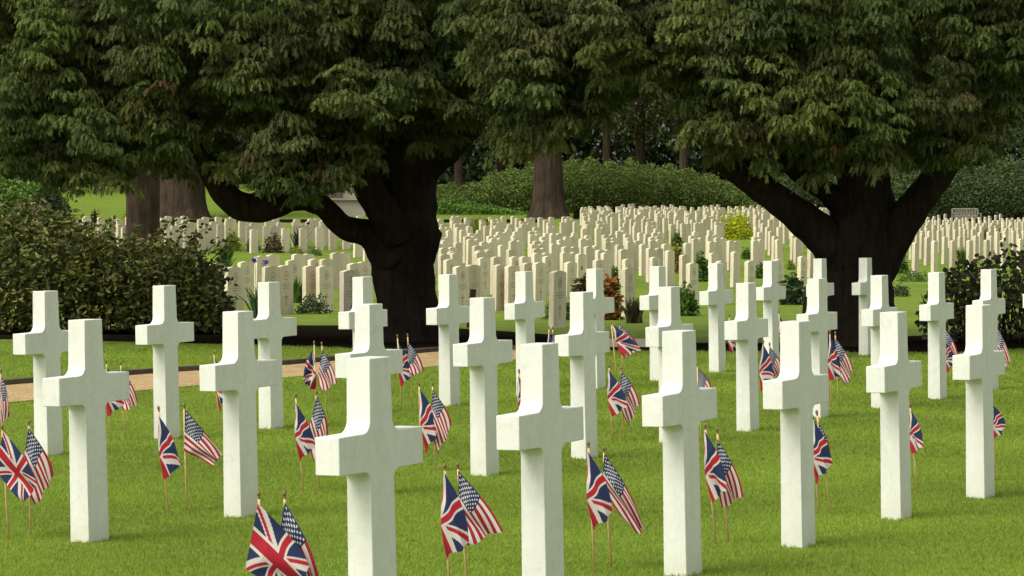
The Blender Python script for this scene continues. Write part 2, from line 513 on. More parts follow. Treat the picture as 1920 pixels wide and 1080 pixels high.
# ------------------------------------------------------------------ flags
RED, BLU, WHT = (.42, .022, .040), (.026, .036, .100), (.63, .59, .56)
NU, NV = 84, 56
def union_colors(fold=False):
    u = (np.arange(NU) + .5) / NU; v = (np.arange(NV) + .5) / NV
    U, V = np.meshgrid(u, v, indexing='ij')
    if fold: U = .10 + .90 * U; V = V * (.16 + .44 * U)
    S, T = U * 60, 30 - V * 30; C = np.empty((NU, NV, 3)); C[:] = BLU
    L = math.hypot(60, 30)
    d1 = ((S - 0) * 30 - (T - 0) * 60) / L         # distance to the rising diagonal
    d2 = ((S - 0) * 30 + (T - 30) * 60) / L        # distance to the falling diagonal
    for d in (d1, d2): C[np.abs(d) < 3] = WHT
    left = S < 30
    C[(d2 < 0) & (d2 > -2) & left] = RED; C[(d2 > 0) & (d2 < 2) & ~left] = RED
    C[(d1 < 0) & (d1 > -2) & ~left] = RED; C[(d1 > 0) & (d1 < 2) & left] = RED
    C[(np.abs(S - 30) < 5) | (np.abs(T - 15) < 5)] = WHT
    C[(np.abs(S - 30) < 3) | (np.abs(T - 15) < 3)] = RED
    return C
def stripes_colors():
    s = (np.arange(NU) + .5) / NU * 1.6; t = (np.arange(NV) + .5) / NV
    S, T = np.meshgrid(s, t, indexing='ij'); C = np.empty((NU, NV, 3))
    k = np.floor(T * 13).astype(int) % 2
    C[k == 0] = (.34, .022, .040); C[k == 1] = WHT
    can = (S < .66) & (T < 7 / 13); C[can] = BLU
    for r in range(9):
        n = 6 if r % 2 == 0 else 5
        for c in range(n):
            sx = (.055 + .11 * c) if n == 6 else (.11 + .11 * c)
            sy = (r + 1) * (7 / 13) / 10
            C[(np.hypot(S - sx, T - sy) < .025)] = (.60, .58, .56)
    return C
UK_C, US_C, UKH_C = union_colors(), stripes_colors(), union_colors(True)

def make_flag(kind, tip, base, ht, hb, ft, fb, label, by=None):
    b = on_ground(base[0], base[1]); Y = b.y
    P3 = lambda p: at(p[0], p[1], Y)
    tipw = P3(tip)
    root = empty("stick_flag", b)
    tag(root, label, "flag", "pairs of small flags stuck in the grass beside the crosses")
    seed = abs(hash((tip[0] * 7 + tip[1], kind == 'uk'))) % 1000
    rr = random.Random(int(tip[0] * 13 + tip[1]))
    # pole, slightly leaning; its lower end is pushed into the ground
    d = (tipw - b)
    mb = MB(); mb.tube([b - d * .03, b + d * .5, b + d * .955], [.0050, .0052, .0050], 8)
    o = link("pole", mb.mesh("pole", M_POLE, True), root); o.matrix_parent_inverse = Matrix.Translation(-b)
    ax = d.normalized(); q = b + d * .955
    mb = MB(); L = d.length * .055
    mb.tube([q, q + ax * L * .12, q + ax * L * .2, q + ax * L * .3, q + ax * L * .36, q + ax * L * .6, q + ax * L * .85, q + ax * L],
            [.0058, .0062, .0045, .0045, .0068, .0078, .005, .0008], 10)
    o = link("finial", mb.mesh("finial", M_FINIAL, True), root); o.matrix_parent_inverse = Matrix.Translation(-b)
    # cloth
    wide = math.hypot(ft[0] - ht[0], ft[1] - ht[1]); low = math.hypot(fb[0] - hb[0], fb[1] - hb[1])
    folded = kind == 'uk' and (ft, fb) and low < .62 * wide      # lower half of the cloth tucked behind the upper half
    if folded: hb = (ht[0] - 1 + .25 * (fb[0] - ht[0]), ht[1] + .25 * (fb[1] - ht[1]))
    HT, HB, FT, FB = P3(ht), P3(hb), P3(ft), P3(fb)
    # the hoist edge is sewn round the pole
    u = np.linspace(0, 1, NU + 1); v = np.linspace(0, 1, NV + 1)
    U, W = np.meshgrid(u, v, indexing='ij')
    def arr(p): return np.array(p)
    # cubic in u: cloth leaves the pole outward, then falls; sag of the upper edge
    top = arr(HT)[None, None] * (1 - U[..., None]) + arr(FT)[None, None] * U[..., None]
    bot = arr(HB)[None, None] * (1 - U[..., None]) + arr(FB)[None, None] * U[..., None]
    Pn = top * (1 - W[..., None]) + bot * W[..., None]
    el = float((FT - HT).length); hoist = max(.12, float((HB - HT).length))
    side = 1.0 if (ft[0] - ht[0]) >= 0 else -1.0
    # bulge: upper edge curves, folds run from the hoist top to the free end
    Pn[..., 0] += side * ((.020 * (1 - W) - .010 * W) if folded else (.020 * (1 - W) - .004 * W)) * np.sin(np.pi * U) - side * .006 * (1 if folded else 1.3) * W * (1 - .6 * U)
    Pn[..., 2] += (.004 if folded else -.006) * np.sin(np.pi * U) * (1 - W)
    ph = rr.uniform(0, 6.28); nf = rr.uniform(1.1, 1.8)
    amp = .030 * (.25 + .75 * U) * (el / .28)
    fold = np.sin(2 * np.pi * (nf * W * (.6 + .4 * U)) + ph + 2.2 * U)
    Pn[..., 1] += -.006 - amp * (fold + 1) * .6 * np.minimum(1, U * 4)
    Pn[..., 0] += .007 * np.sin(2 * np.pi * nf * 1.3 * W + ph * 2 + 3 * U) * U
    Pn[..., 2] += .005 * np.sin(2 * np.pi * nf * W + ph + 5 * U) * U
    V = (Pn.reshape(-1, 3) - arr(b))
    idx = np.arange((NU + 1) * (NV + 1)).reshape(NU + 1, NV + 1)
    Fq = np.stack([idx[:-1, :-1], idx[1:, :-1], idx[1:, 1:], idx[:-1, 1:]], -1).reshape(-1, 4)
    me = bpy.data.meshes.new("cloth"); n = len(Fq)
    me.vertices.add(len(V)); me.loops.add(n * 4); me.polygons.add(n)
    me.vertices.foreach_set("co", V.astype(np.float32).reshape(-1))
    me.loops.foreach_set("vertex_index", Fq.astype(np.int32).reshape(-1))
    me.polygons.foreach_set("loop_start", np.arange(0, n * 4, 4, dtype=np.int32))
    me.polygons.foreach_set("loop_total", np.full(n, 4, np.int32))
    me.polygons.foreach_set("use_smooth", np.ones(n, bool))
    a = me.color_attributes.new("Col", 'FLOAT_COLOR', 'CORNER')
    C = (UKH_C if folded else UK_C if kind == 'uk' else US_C).reshape(-1, 3)
    c4 = np.ones((n, 4, 4), np.float32); c4[:, :, :3] = C[:, None, :]
    a.data.foreach_set("color", c4.reshape(-1)); me.update(calc_edges=True)
    me.materials.append(M_CLOTH)
    link("cloth", me, root)
    return root
UK, US = "British flag ", "American flag "
flags = [
 ('us', (2, 692), (5, 885), (3, 702), (2, 760), (18, 780), (4, 795), US + "at the left edge, highest flag there, partly cut off"),
 ('uk', (4, 797), (16, 1012), (6, 808), (-4, 885), (72, 905), (50, 941), UK + "at the left edge, spread open over the flag beside it"),
 ('us', (54, 788), (57, 1003), (54, 802), (45, 880), (102, 893), (70, 947), US + "near the left edge, right one of the pair left of the large cross"),
 ('uk', (297, 762), (316, 963), (297, 779), (304, 868), (341, 869), (309, 901), UK + "standing alone to the left between two large crosses at the left"),
 ('us', (345, 757), (350, 956), (347, 768), (348, 845), (416, 852), (402, 872), US + "flying well out to the right between two large crosses at the left"),
 ('uk', (199, 675), (208, 830), (199, 687), (202, 752), (232, 760), (204, 779), UK + "mostly hidden behind the second cross from the left"),
 ('us', (226, 678), (235, 824), (227, 690), (229, 750), (261, 755), (236, 770), US + "with striped corner showing below the arm of the second cross from the left"),
 ('uk', (401, 658), (412, 800), (402, 668), (396, 738), (421, 744), (413, 771), UK + "behind the left arm of the fourth cross from the left"),
 ('uk', (554, 738), (569, 922), (554, 755), (557, 835), (592, 838), (563, 864), UK + "left one of the pair at the left of the nearest cross"),
 ('us', (593, 733), (598, 915), (594, 743), (580, 812), (617, 825), (592, 868), US + "right one of the pair touching the left arm of the nearest cross"),
 ('uk', (589, 640), (592, 776), (588, 653), (592, 722), (568, 716), (590, 733), UK + "folded to the left of its pole in front of the gravel path"),
 ('us', (603, 642), (613, 778), (604, 655), (598, 708), (631, 716), (606, 735), US + "beside a folded British flag in front of the gravel path"),
 ('uk', (745, 628), (753, 760), (746, 642), (750, 712), (775, 702), (752, 724), UK + "lower one of the pair before the left tree trunk, path behind it"),
 ('us', (764, 626), (773, 760), (765, 640), (765, 700), (795, 693), (768, 708), US + "upper one of the pair before the left tree trunk, path behind it"),
 ('uk', (786, 717), (790, 884), (786, 728), (784, 800), (823, 808), (798, 849), UK + "above the right arm of the nearest cross"),
 ('us', (811, 717), (816, 884), (811, 730), (809, 790), (847, 798), (822, 850), US + "hanging just right of the nearest cross's arm"),
 ('uk', (485, 922), (497, 1205), (484, 944), (464, 1066), (584, 1063), (545, 1120), UK + "closest to us at the bottom edge, spread open and cut off below"),
 ('us', (533, 922), (547, 1200), (534, 941), (522, 1040), (607, 1105), (556, 1125), US + "closest to us at the bottom edge, behind the spread British flag"),
 ('uk', (834, 870), (843, 1127), (832, 884), (834, 995), (881, 1018), (837, 1047), UK + "hanging limp between the nearest cross and the big centre cross"),
 ('us', (858, 868), (878, 1117), (859, 882), (864, 972), (941, 991), (882, 1021), US + "stretched out to the right between the nearest cross and the big centre cross"),
 ('uk', (1103, 828), (1115, 1073), (1101, 845), (1106, 945), (1149, 961), (1113, 994), UK + "hanging just right of the big centre cross's shaft, dark finial above"),
 ('us', (1132, 838), (1146, 1066), (1133, 850), (1132, 915), (1208, 985), (1196, 1001), US + "trailing long stripes to the right, beside the big centre cross"),
 ('uk', (973, 693), (983, 855), (971, 704), (973, 775), (998, 775), (978, 800), UK + "mostly hidden at the left of the big centre cross's head"),
 ('uk', (1142, 683), (1148, 828), (1140, 692), (1143, 755), (1175, 760), (1147, 783), UK + "above right of the big centre cross's arm, overlapping its striped mate"),
 ('us', (1165, 688), (1170, 826), (1165, 694), (1162, 752), (1198, 755), (1179, 799), US + "right one of the pair above right of the big centre cross's arm"),
 ('uk', (1146, 605), (1157, 714), (1147, 607), (1151, 650), (1201, 655), (1166, 664), UK + "blown out to the right in front of the pale kerb"),
 ('us', (1162, 606), (1169, 708), (1163, 610), (1161, 652), (1200, 652), (1172, 672), US + "showing its stripes beneath the British flag near the pale kerb"),
 ('uk', (1029, 612), (1034, 728), (1029, 622), (1024, 665), (1038, 672), (1028, 680), UK + "with only its tip showing, left one of two above the big centre cross"),
 ('us', (1036, 613), (1041, 726), (1036, 622), (1035, 665), (1050, 672), (1042, 682), US + "with only its tip showing, right one of two above the big centre cross"),
 ('uk', (1322, 795), (1342, 1020), (1320, 806), (1325, 895), (1360, 916), (1333, 943), UK + "left one of the pair just right of the large cross right of centre"),
 ('us', (1344, 803), (1366, 1017), (1345, 822), (1346, 895), (1391, 928), (1357, 951), US + "right one of the pair just right of the large cross right of centre"),
 ('us', (1307, 680), (1316, 850), (1309, 690), (1311, 755), (1335, 731), (1320, 770), US + "peeping over the right arm of the large cross right of centre"),
 ('uk', (1367, 590), (1371, 692), (1367, 600), (1366, 645), (1380, 650), (1370, 664), UK + "small and far, just left of the shaft of the cross with two flags"),
 ('uk', (1431, 638), (1435, 782), (1430, 645), (1425, 712), (1452, 708), (1425, 735), UK + "left one of the pair beside the shaft left of the right tree"),
 ('us', (1443, 643), (1450, 781), (1443, 650), (1440, 695), (1466, 690), (1450, 716), US + "right one of the pair beside the shaft left of the right tree"),
 ('uk', (1460, 583), (1466, 690), (1461, 592), (1460, 640), (1480, 642), (1466, 652), UK + "tiny and far, behind the arm of the large cross below the right tree"),
 ('uk', (1523, 778), (1535, 966), (1525, 788), (1526, 870), (1558, 872), (1528, 905), UK + "touching the right side of the large cross below the right tree"),
 ('us', (1531, 770), (1558, 965), (1534, 790), (1543, 850), (1556, 866), (1549, 880), US + "behind a British flag, leaning left over the large cross below the right tree"),
 ('uk', (1556, 620), (1558, 765), (1556, 628), (1552, 695), (1578, 703), (1555, 713), UK + "left one of the pair standing before the right tree trunk"),
 ('us', (1566, 622), (1572, 762), (1566, 633), (1566, 685), (1597, 690), (1588, 724), US + "right one of the pair standing before the right tree trunk"),
 ('uk', (1706, 757), (1720, 926), (1707, 768), (1709, 825), (1727, 836), (1711, 850), UK + "peeping out right of the large cross right of the right trunk"),
 ('uk', (1859, 745), (1866, 900), (1860, 758), (1861, 812), (1884, 803), (1866, 825), UK + "peeping out right of the rightmost large cross's shaft"),
 ('us', (1769, 605), (1777, 722), (1770, 614), (1768, 660), (1798, 668), (1782, 690), US + "right of the free-standing cross near the right-hand bush"),
 ('uk', (1764, 625), (1770, 735), (1765, 635), (1765, 680), (1791, 677), (1776, 697), UK + "below an American flag right of the free-standing cross near the right-hand bush"),
 ('us', (1868, 602), (1873, 712), (1869, 612), (1867, 660), (1894, 674), (1884, 687), US + "right of the hindmost cross at the right edge"),
]
for f in flags: make_flag(*f)

# ------------------------------------------------------------------ headstones
def stone_mesh():
    W, T, H = .19, .038, .81
    top = [(W - 2 * W * k / 10, H - .028 * (2 * k / 10 - 1) ** 2) for k in range(11)]
    prof = [(W, -.1)] + top + [(-W, -.1)]
    bm = bmesh.new()
    f = [bm.verts.new((a, -T, z)) for a, z in prof]; b = [bm.verts.new((a, T, z)) for a, z in prof]
    bm.faces.new(f); bm.faces.new(b[::-1]); n = len(prof)
    for i in range(n): bm.faces.new((f[(i + 1) % n], f[i], b[i], b[(i + 1) % n]))
    bmesh.ops.recalc_face_normals(bm, faces=bm.faces)
    me = bpy.data.meshes.new("headstone"); bm.to_mesh(me); bm.free(); me.materials.append(M_STONE)
    return me
STONE = stone_mesh()
def badge_mesh(v):
    mb = MB(); y = -.0395; cx, cz, r = 0, .64, .062
    n = 20
    def ring(r0, r1):
        V = []; F = []
        for k in range(n):
            a = 2 * math.pi * k / n
            for rr_, yy in ((r0, y), (r1, y)): V.append((cx + rr_ * math.cos(a), yy, cz + 1.25 * rr_ * math.sin(a)))
        for k in range(n): k2 = (k + 1) % n; F.append((2 * k, 2 * k + 1, 2 * k2 + 1, 2 * k2))
        mb.add(V, F)
    ring(r - .009, r)
    if v == 0: ring(.012, .03)
    if v == 1: mb.box((0, y, cz), (.06, .001, .01)); mb.box((0, y, cz - .015), (.012, .001, .05))
    if v == 2: mb.box((0, y, cz), (.05, .001, .012), M=Matrix.Rotation(R(40), 3, 'Y')); mb.box((0, y - .0006, cz), (.05, .001, .012), M=Matrix.Rotation(R(-40), 3, 'Y'))
    return mb.mesh("carved_badge", M_CARVE)
def text_mesh():
    mb = MB(); y = -.0395
    for k, (w, z) in enumerate(((.20, .50), (.26, .465), (.17, .43))):
        x = -w / 2
        rr = random.Random(k)
        while x < w / 2:
            l = rr.uniform(.012, .03); mb.box((x + l / 2, y, z), (l, .001, .011)); x += l + .008
    return mb.mesh("inscription", M_CARVE)
def carved_cross_mesh():
    mb = MB(); y = -.0395
    mb.box((0, y, .24), (.016, .001, .20)); mb.box((0, y - .0006, .285), (.11, .001, .016))
    return mb.mesh("carved_cross", M_CARVE)
BADGES = [badge_mesh(i) for i in range(3)]; TEXTM = text_mesh(); CROSSM = carved_cross_mesh()
def alpha_px(px): return float(np.interp(px, [400, 700, 900, 1180, 1500, 1720, 1920], [54.5, 56, 59, 62.5, 64, 65.7, 66]))
def depth_for_top(px, ty):
    lo, hi = 36.0, 170.0
    for _ in range(40):
        m = (lo + hi) / 2; x = (px - 960) / F_PX * m
        y = HORIZON + (CAM_H - gz(x, m) - .80) * F_PX / m
        if y > ty: lo = m
        else: hi = m
    return lo
# front stones read off the photo: (px, y of the top)
front = {
 'L1': [(410, 492), (438, 501), (508, 499), (533, 498), (583, 496), (609, 496), (655, 507)],
 'L2': [(460, 489), (490, 479), (511, 477), (549, 487), (559, 476), (577, 475), (590, 484), (612, 484), (630, 474), (645, 473), (665, 491), (682, 490)],
 'M1': [(844, 485), (864, 498), (886, 497), (907, 481), (937, 495), (960, 495), (990, 491), (1010, 492), (1045, 508), (1068, 489), (1122, 487), (1178, 500)],
 'M2': [(833, 475), (855, 474), (900, 472), (930, 480), (966, 479), (985, 479), (1027, 479), (1088, 475), (1136, 473), (1177, 484)],
 'N1': [(1228, 480), (1255, 470), (1298, 493), (1283, 476), (1338, 473), (1352, 490), (1406, 487), (1378, 471), (1460, 484), (1503, 481), (1521, 460)],
 'R1': [(1716, 454.5), (1752, 452), (1786, 451), (1818, 451), (1850, 450), (1881, 449), (1913, 448)],
 'R2': [(1738, 444), (1771, 443), (1801, 442), (1830, 442), (1858, 441), (1885, 441), (1911, 440)],
}
where = {
 'L1': "front row left of the left trunk", 'L2': "second row left of the left trunk",
 'M1': "front row between the two big trunks", 'M2': "second row between the two big trunks",
 'N1': "loose front group left of the right trunk", 'R1': "front row at the right behind the bush",
 'R2': "second row at the right behind the bush"}
ORD = ["first", "second", "third", "fourth", "fifth", "sixth", "seventh", "eighth", "ninth", "tenth", "eleventh", "twelfth", "thirteenth"]
stones = []   # (x, y, yaw, label, detail)
for k, lst in front.items():
    for i, (px, ty) in enumerate(sorted(lst)):
        d = depth_for_top(px, ty)
        x = (px - 960) / F_PX * d
        stones.append([x, d, R(alpha_px(px) + random.uniform(-1, 1)), "cream headstone, %s from the left in the %s" % (ORD[i], where[k]), k[1] == '1' or k in ('L2', 'M2'), 0])
taken = [(s[0], s[1]) for s in stones]
def frontline(px):   # lowest picture row where the back fields may start
    return float(np.interp(px, [0, 400, 640, 690, 820, 1190, 1300, 1500, 1640, 1690, 1760, 1960], [474, 474, 476, 505, 545, 545, 520, 505, 500, 497, 482, 480]))
def field(px0, px1, alpha, s, b, dmin, dmax, label, skip, seed, pair=0.0):
    rr = random.Random(seed)
    a = R(alpha); u = Vector((math.cos(a), math.sin(a))); n = Vector((math.sin(a), -math.cos(a)))
    pc = (px0 + px1) / 2; mid = Vector(((pc - 960) / F_PX * (dmin + dmax) / 2, (dmin + dmax) / 2))
    for j in range(-30, 31):
        off = rr.uniform(0, s)
        for k in range(-160, 160):
            if rr.random() < skip: continue
            p = mid + n * (j * b + rr.uniform(-.05, .05)) + u * (k * s + off + rr.uniform(-.12, .12) * s)
            if not dmin < p.y < dmax: continue
            px = 960 + F_PX * p.x / p.y
            if not px0 < px < px1: continue
            by = HORIZON + (CAM_H - gz(p.x, p.y)) * F_PX / p.y
            if by > frontline(px): continue
            if px < 1085 and p.y > 122: continue
            if 1346 < px < 1414 and 441 < by < 500: continue          # room for the yellow shrub
            if 1256 < px < 1283 and 462 < by < 545: continue          # grass lane
            if any((p.x - t[0]) ** 2 + (p.y - t[1]) ** 2 < .5 for t in taken): continue
            taken.append((p.x, p.y))
            yaw = a + R(rr.uniform(-1.5, 1.5))
            stones.append([p.x, p.y, yaw, label, False, 0])
            if rr.random() < pair:      # two stones set side by side, almost touching
                p2 = p + u * .40; stones.append([p2.x, p2.y, yaw, label, False, 0]); taken.append((p2.x, p2.y))
field(-60, 760, 55.5, .85, 2.9, 86, 122, "cream headstone in the back field left of the left trunk", .18, 1, .35)
field(760, 1610, 61.0, 1.4, 2.5, 55, 92, "cream headstone in the packed middle rows between the two big trunks", .08, 2, .6)
field(760, 1610, 61.5, 1.0, 2.4, 92, 168, "far pale headstone near the hedge between the two big trunks", .14, 3, .25)
field(1610, 1960, 65.7, 1.15, 2.9, 86, 168, "far pale headstone in the rows below the wooden bench", .10, 4)
stones.sort(key=lambda t: t[1])
NAMED = 300
for i, (x, y, a, lab, det, lean) in enumerate(stones[:NAMED]):
    o = link("headstone", STONE)
    o.location = (x, y, gz(x, y) - random.uniform(0, .03))
    o.rotation_euler = (R(random.gauss(0, .6)), R(random.gauss(0, .6)), a)
    tag(o, lab, "headstone", "cream headstones in rows")
    if y < 62:
        link("carved_badge", BADGES[i % 3], o); link("carved_cross", CROSSM, o); link("inscription", TEXTM, o)
# the farther ones past three hundred: one mass
mbv = []; mbf = []
for (x, y, a, lab, det, lean) in stones[NAMED:]:
    base = len(mbv); M = Matrix.Translation((x, y, gz(x, y))) @ Matrix.Rotation(a, 4, 'Z')
    mbv += [tuple(M @ v.co) for v in STONE.vertices]; mbf += [tuple(base + i for i in p.vertices) for p in STONE.polygons]
if mbf:
    me = bpy.data.meshes.new("far_headstones"); me.from_pydata(mbv, [], mbf); me.materials.append(M_STONE)
    tag(link("far_headstones", me), "crowd of tiny pale headstones at the far end of the cemetery field", "headstones", "cream headstones in rows", kind='stuff')
print("stones", len(stones))

# ------------------------------------------------------------------ foliage tools
def rhomb(base, axis, wdir, l, w):
    b = np.asarray(base, float); a = np.asarray(axis, float); wd = np.asarray(wdir, float)
    return np.stack([b, b + a * l * .45 + wd * w / 2, b + a * l, b + a * l * .45 - wd * w / 2])
def norm(v): v = np.asarray(v, float); return v / np.linalg.norm(v)
def tuft_template(seed, rings=((.02, 6), (.09, 11), (.16, 16)), fingers=9):
    r_ = np.random.default_rng(seed); Q = []; T = []
    for ri, (rad, n) in enumerate(rings):
        for k in range(n):
            ph = 2 * np.pi * (k + r_.uniform(-.35, .35)) / n
            rr = rad * r_.uniform(.7, 1.3)
            o = np.array([math.cos(ph), math.sin(ph), 0])
            st = o * rr + np.array([0, 0, .05 - 1.9 * rr * rr + r_.uniform(-.025, .025)])
            down = (.5, 1.1, 1.9)[ri] * r_.uniform(.7, 1.4)
            a = norm(o + np.array([0, 0, -down]) + r_.normal(0, .12, 3))
            w = norm(np.cross(a, [0, 0, 1.0]) + r_.normal(0, .35, 3)); w = norm(w - a * np.dot(w, a))
            L = r_.uniform(.085, .15)
            Q.append(rhomb(st, a, w, L, .019)); T.append(ri)
            for fgr in range(fingers - 1):
                sgn = 1 if fgr % 2 else -1
                t = .08 + .19 * (fgr // 2) + r_.uniform(-.04, .04)
                fa = norm(a + sgn * w * r_.uniform(.5, .95) + np.array([0, 0, -.2])); fw = norm(w * .7 - sgn * a * .4 + r_.normal(0, .45, 3))
                Q.append(rhomb(st + a * L * t, fa, fw, L * r_.uniform(.36, .55) * (1 - .2 * t), .017)); T.append(ri)
    return np.array(Q), np.array(T)
TEMPL = [tuft_template(s) for s in range(6)]
TEMPL_LO = [tuft_template(s + 20, ((.05, 4), (.16, 6)), 2) for s in range(3)]
NF = {id(TEMPL): 9, id(TEMPL_LO): 2}
def place_tufts(P, scale, hue, templ, grey=0.0):
    """P (M,3) tuft positions, scale (M,), hue (M,3) base colour."""
    Qs = []; Cs = []; which = rng.integers(0, len(templ), len(P))
    for ti, (T, ring) in enumerate(templ):
        I = np.where(which == ti)[0]
        if not len(I): continue
        m = len(I); a = rng.uniform(0, 2 * np.pi, m); ca, sa = np.cos(a), np.sin(a)
        s = scale[I]
        X = T[None, ..., 0] * ca[:, None, None] - T[None, ..., 1] * sa[:, None, None]
        Y = T[None, ..., 0] * sa[:, None, None] + T[None, ..., 1] * ca[:, None, None]
        Z = np.broadcast_to(T[None, ..., 2], X.shape) * rng.uniform(.85, 1.35, m)[:, None, None]
        tx, ty = rng.normal(0, .15, m), rng.normal(0, .15, m)
        Z2 = Z + X * tx[:, None, None] + Y * ty[:, None, None]
        Q = np.stack([X, Y, Z2], -1) * s[:, None, None, None] + P[I][:, None, None, :]
        n = T.shape[0]
        lobe = rng.uniform(.75, 1.27, (m, n, 1)) * np.repeat(rng.uniform(.85, 1.18, (m, n // NF[id(templ)] + 1, 1)), NF[id(templ)], 1)[:, :n]
        c = hue[I][:, None, :] * lobe
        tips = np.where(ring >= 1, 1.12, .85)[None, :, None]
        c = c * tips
        Qs.append(Q.reshape(-1, 4, 3)); Cs.append(c.reshape(-1, 3))
    return np.concatenate(Qs), np.concatenate(Cs)

B_X = [-400, 0, 100, 140, 165, 200, 240, 262, 290, 310, 345, 372, 392, 420, 500, 530, 590, 620, 645, 680, 705, 740, 780, 820, 848, 853, 872, 900, 915, 935, 990, 1060, 1100, 1150, 1200, 1235, 1280, 1295, 1320, 1350, 1440, 1462, 1500, 1530, 1580, 1640, 1690, 1760, 1800, 1840, 1862, 1885, 1920, 2300]
B_Y = [330, 325, 340, 372, 350, 338, 340, 295, 290, 335, 330, 300, 325, 338, 345, 368, 378, 358, 335, 328, 296, 268, 288, 300, 298, 250, 215, 195, 235, 272, 282, 288, 250, 232, 195, 168, 185, 285, 275, 298, 318, 255, 300, 325, 312, 308, 300, 298, 325, 290, 245, 205, 212, 212]
GAPS = [(128, 140, 32, 24), (60, 235, 48, 22), (425, 200, 62, 38), (370, 255, 30, 40), (560, 70, 26, 22), (858, 60, 36, 50), (892, 140, 26, 50), (905, 215, 26, 60), (690, 100, 35, 28),
        (470, 240, 42, 28), (640, 195, 50, 20), (745, 235, 45, 18), (1010, 185, 26, 16), (1180, 185, 62, 52), (1090, 85, 26, 22), (1255, 160, 30, 40), (1120, 235, 50, 24), (1720, 30, 70, 22), (1800, 85, 66, 40),
        (1825, 165, 34, 24), (1450, 250, 30, 25), (1590, 215, 26, 16), (1385, 240, 22, 14), (1560, 100, 24, 12)]
def in_gap(px, py, k=1.0): return any(((px - a) / (c * k)) ** 2 + ((py - b) / (d * k)) ** 2 < 1 for a, b, c, d in GAPS)

def crown(name, px0, px1, trunk, dfun, seed, parent, radius):
    r_ = random.Random(seed); P = []; S = []; HUE = []
    def bough(c, rx, rz, n, sc, base, dens_front=True):
        tb = r_.uniform(.62, 1.4); tint = (tb * r_.uniform(.9, 1.15), tb * r_.uniform(.95, 1.05), tb * r_.uniform(.8, 1.15))
        hue = [base[i] * tint[i] for i in range(3)]
        for _ in range(n):
            th = r_.uniform(0, 2 * math.pi); uu = r_.uniform(-.75, 1.0)
            q = math.sqrt(max(0, 1 - uu * uu))
            p = (c.x + rx * q * math.cos(th), c.y + rx * q * math.sin(th), c.z + rz * uu - .12 * q)
            P.append(p); S.append(sc * r_.uniform(.6, 1.25))
            v = r_.uniform(.8, 1.2); HUE.append([h * v for h in hue] if r_.random() > .008 else [.11, .075, .032])
    BASE = (.084, .106, .032)
    # three layers of boughs facing the lawn
    for layer, (dd, step, gk, n, sc) in enumerate(((0, 68, 1.1, 23, .68), (1.1, 84, .8, 14, .84), (2.3, 100, .4, 10, 1.15))):
        py = -55.0
        while py < 400:
            px = px0 + r_.uniform(0, step)
            while px < px1:
                jx, jy = px + r_.uniform(-.4, .4) * step, py + r_.uniform(-.4, .4) * step * .75
                lim = float(np.interp(jx, B_X, B_Y)) - (62 if jx > 860 else 46) - 8 * layer
                if jy < lim and not in_gap(jx, jy, gk):
                    Y = dfun(jx, jy) + dd + r_.uniform(-.7, .6)
                    c = at(jx, jy, Y)
                    bough(c, r_.uniform(.20, .34), r_.uniform(.20, .38), n, sc, BASE)
                px += step
            py += step * .62
        # hem of tufts that follows the crown's lower edge
        x = px0
        while x < px1:
            lim = float(np.interp(x, B_X, B_Y)) - 38 - 10 * layer
            if not in_gap(x, lim, 1.0):
                c = at(x, lim + r_.uniform(-26, 24), dfun(x, lim) + dd + r_.uniform(-.3, .3))
                bough(c, .13, .07, 3, .8, BASE)
            x += r_.uniform(14, 30)
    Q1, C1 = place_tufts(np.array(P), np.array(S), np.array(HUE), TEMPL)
    # the rest of the crown: above the picture and round the back, in looser, bigger sprays
    P.clear(); S.clear(); HUE.clear()
    tx, ty = trunk
    for _ in range(230):
        th = r_.uniform(0, 2 * math.pi); q = radius * math.sqrt(r_.uniform(.05, 1))
        zz = r_.uniform(4.5, 9.5) if math.sin(th) > -.1 else r_.uniform(5.2, 9.5)
        q *= math.sqrt(max(.1, 1 - ((zz - 3) / 7.5) ** 2))
        c = Vector((tx + q * math.cos(th), ty + q * math.sin(th), zz))
        if c.y < ty - .5 and zz < 5.1: continue
        bough(c, .6, .4, 8, 1.9, BASE)
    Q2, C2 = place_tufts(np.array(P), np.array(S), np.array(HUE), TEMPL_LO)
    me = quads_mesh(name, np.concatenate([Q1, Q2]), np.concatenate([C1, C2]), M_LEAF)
    o = link(name, me, parent); o.matrix_parent_inverse = Matrix.Translation(-Vector(parent.location))
    print(name, len(me.polygons))
    return o

def limbs(paths, parent, material, seedv=0, name="trunk", n=18):
    mb = MB(); rr = random.Random(seedv)
    for pts, rad in paths:
        P, Rr = spline(pts, rad, 7)
        ph = rr.uniform(0, 6)
        fl = lambda th, i, ph=ph: 1 + .07 * math.sin(3 * th + ph + i * .23) + .045 * math.sin(7 * th - i * .31 + ph) + .03 * math.sin(i * 1.3 + ph + 2 * th)
        mb.tube(P, Rr, n, True, fl)
    o = link(name, mb.mesh(name, material, True), parent); o.matrix_parent_inverse = Matrix.Translation(-Vector(parent.location))
    return o

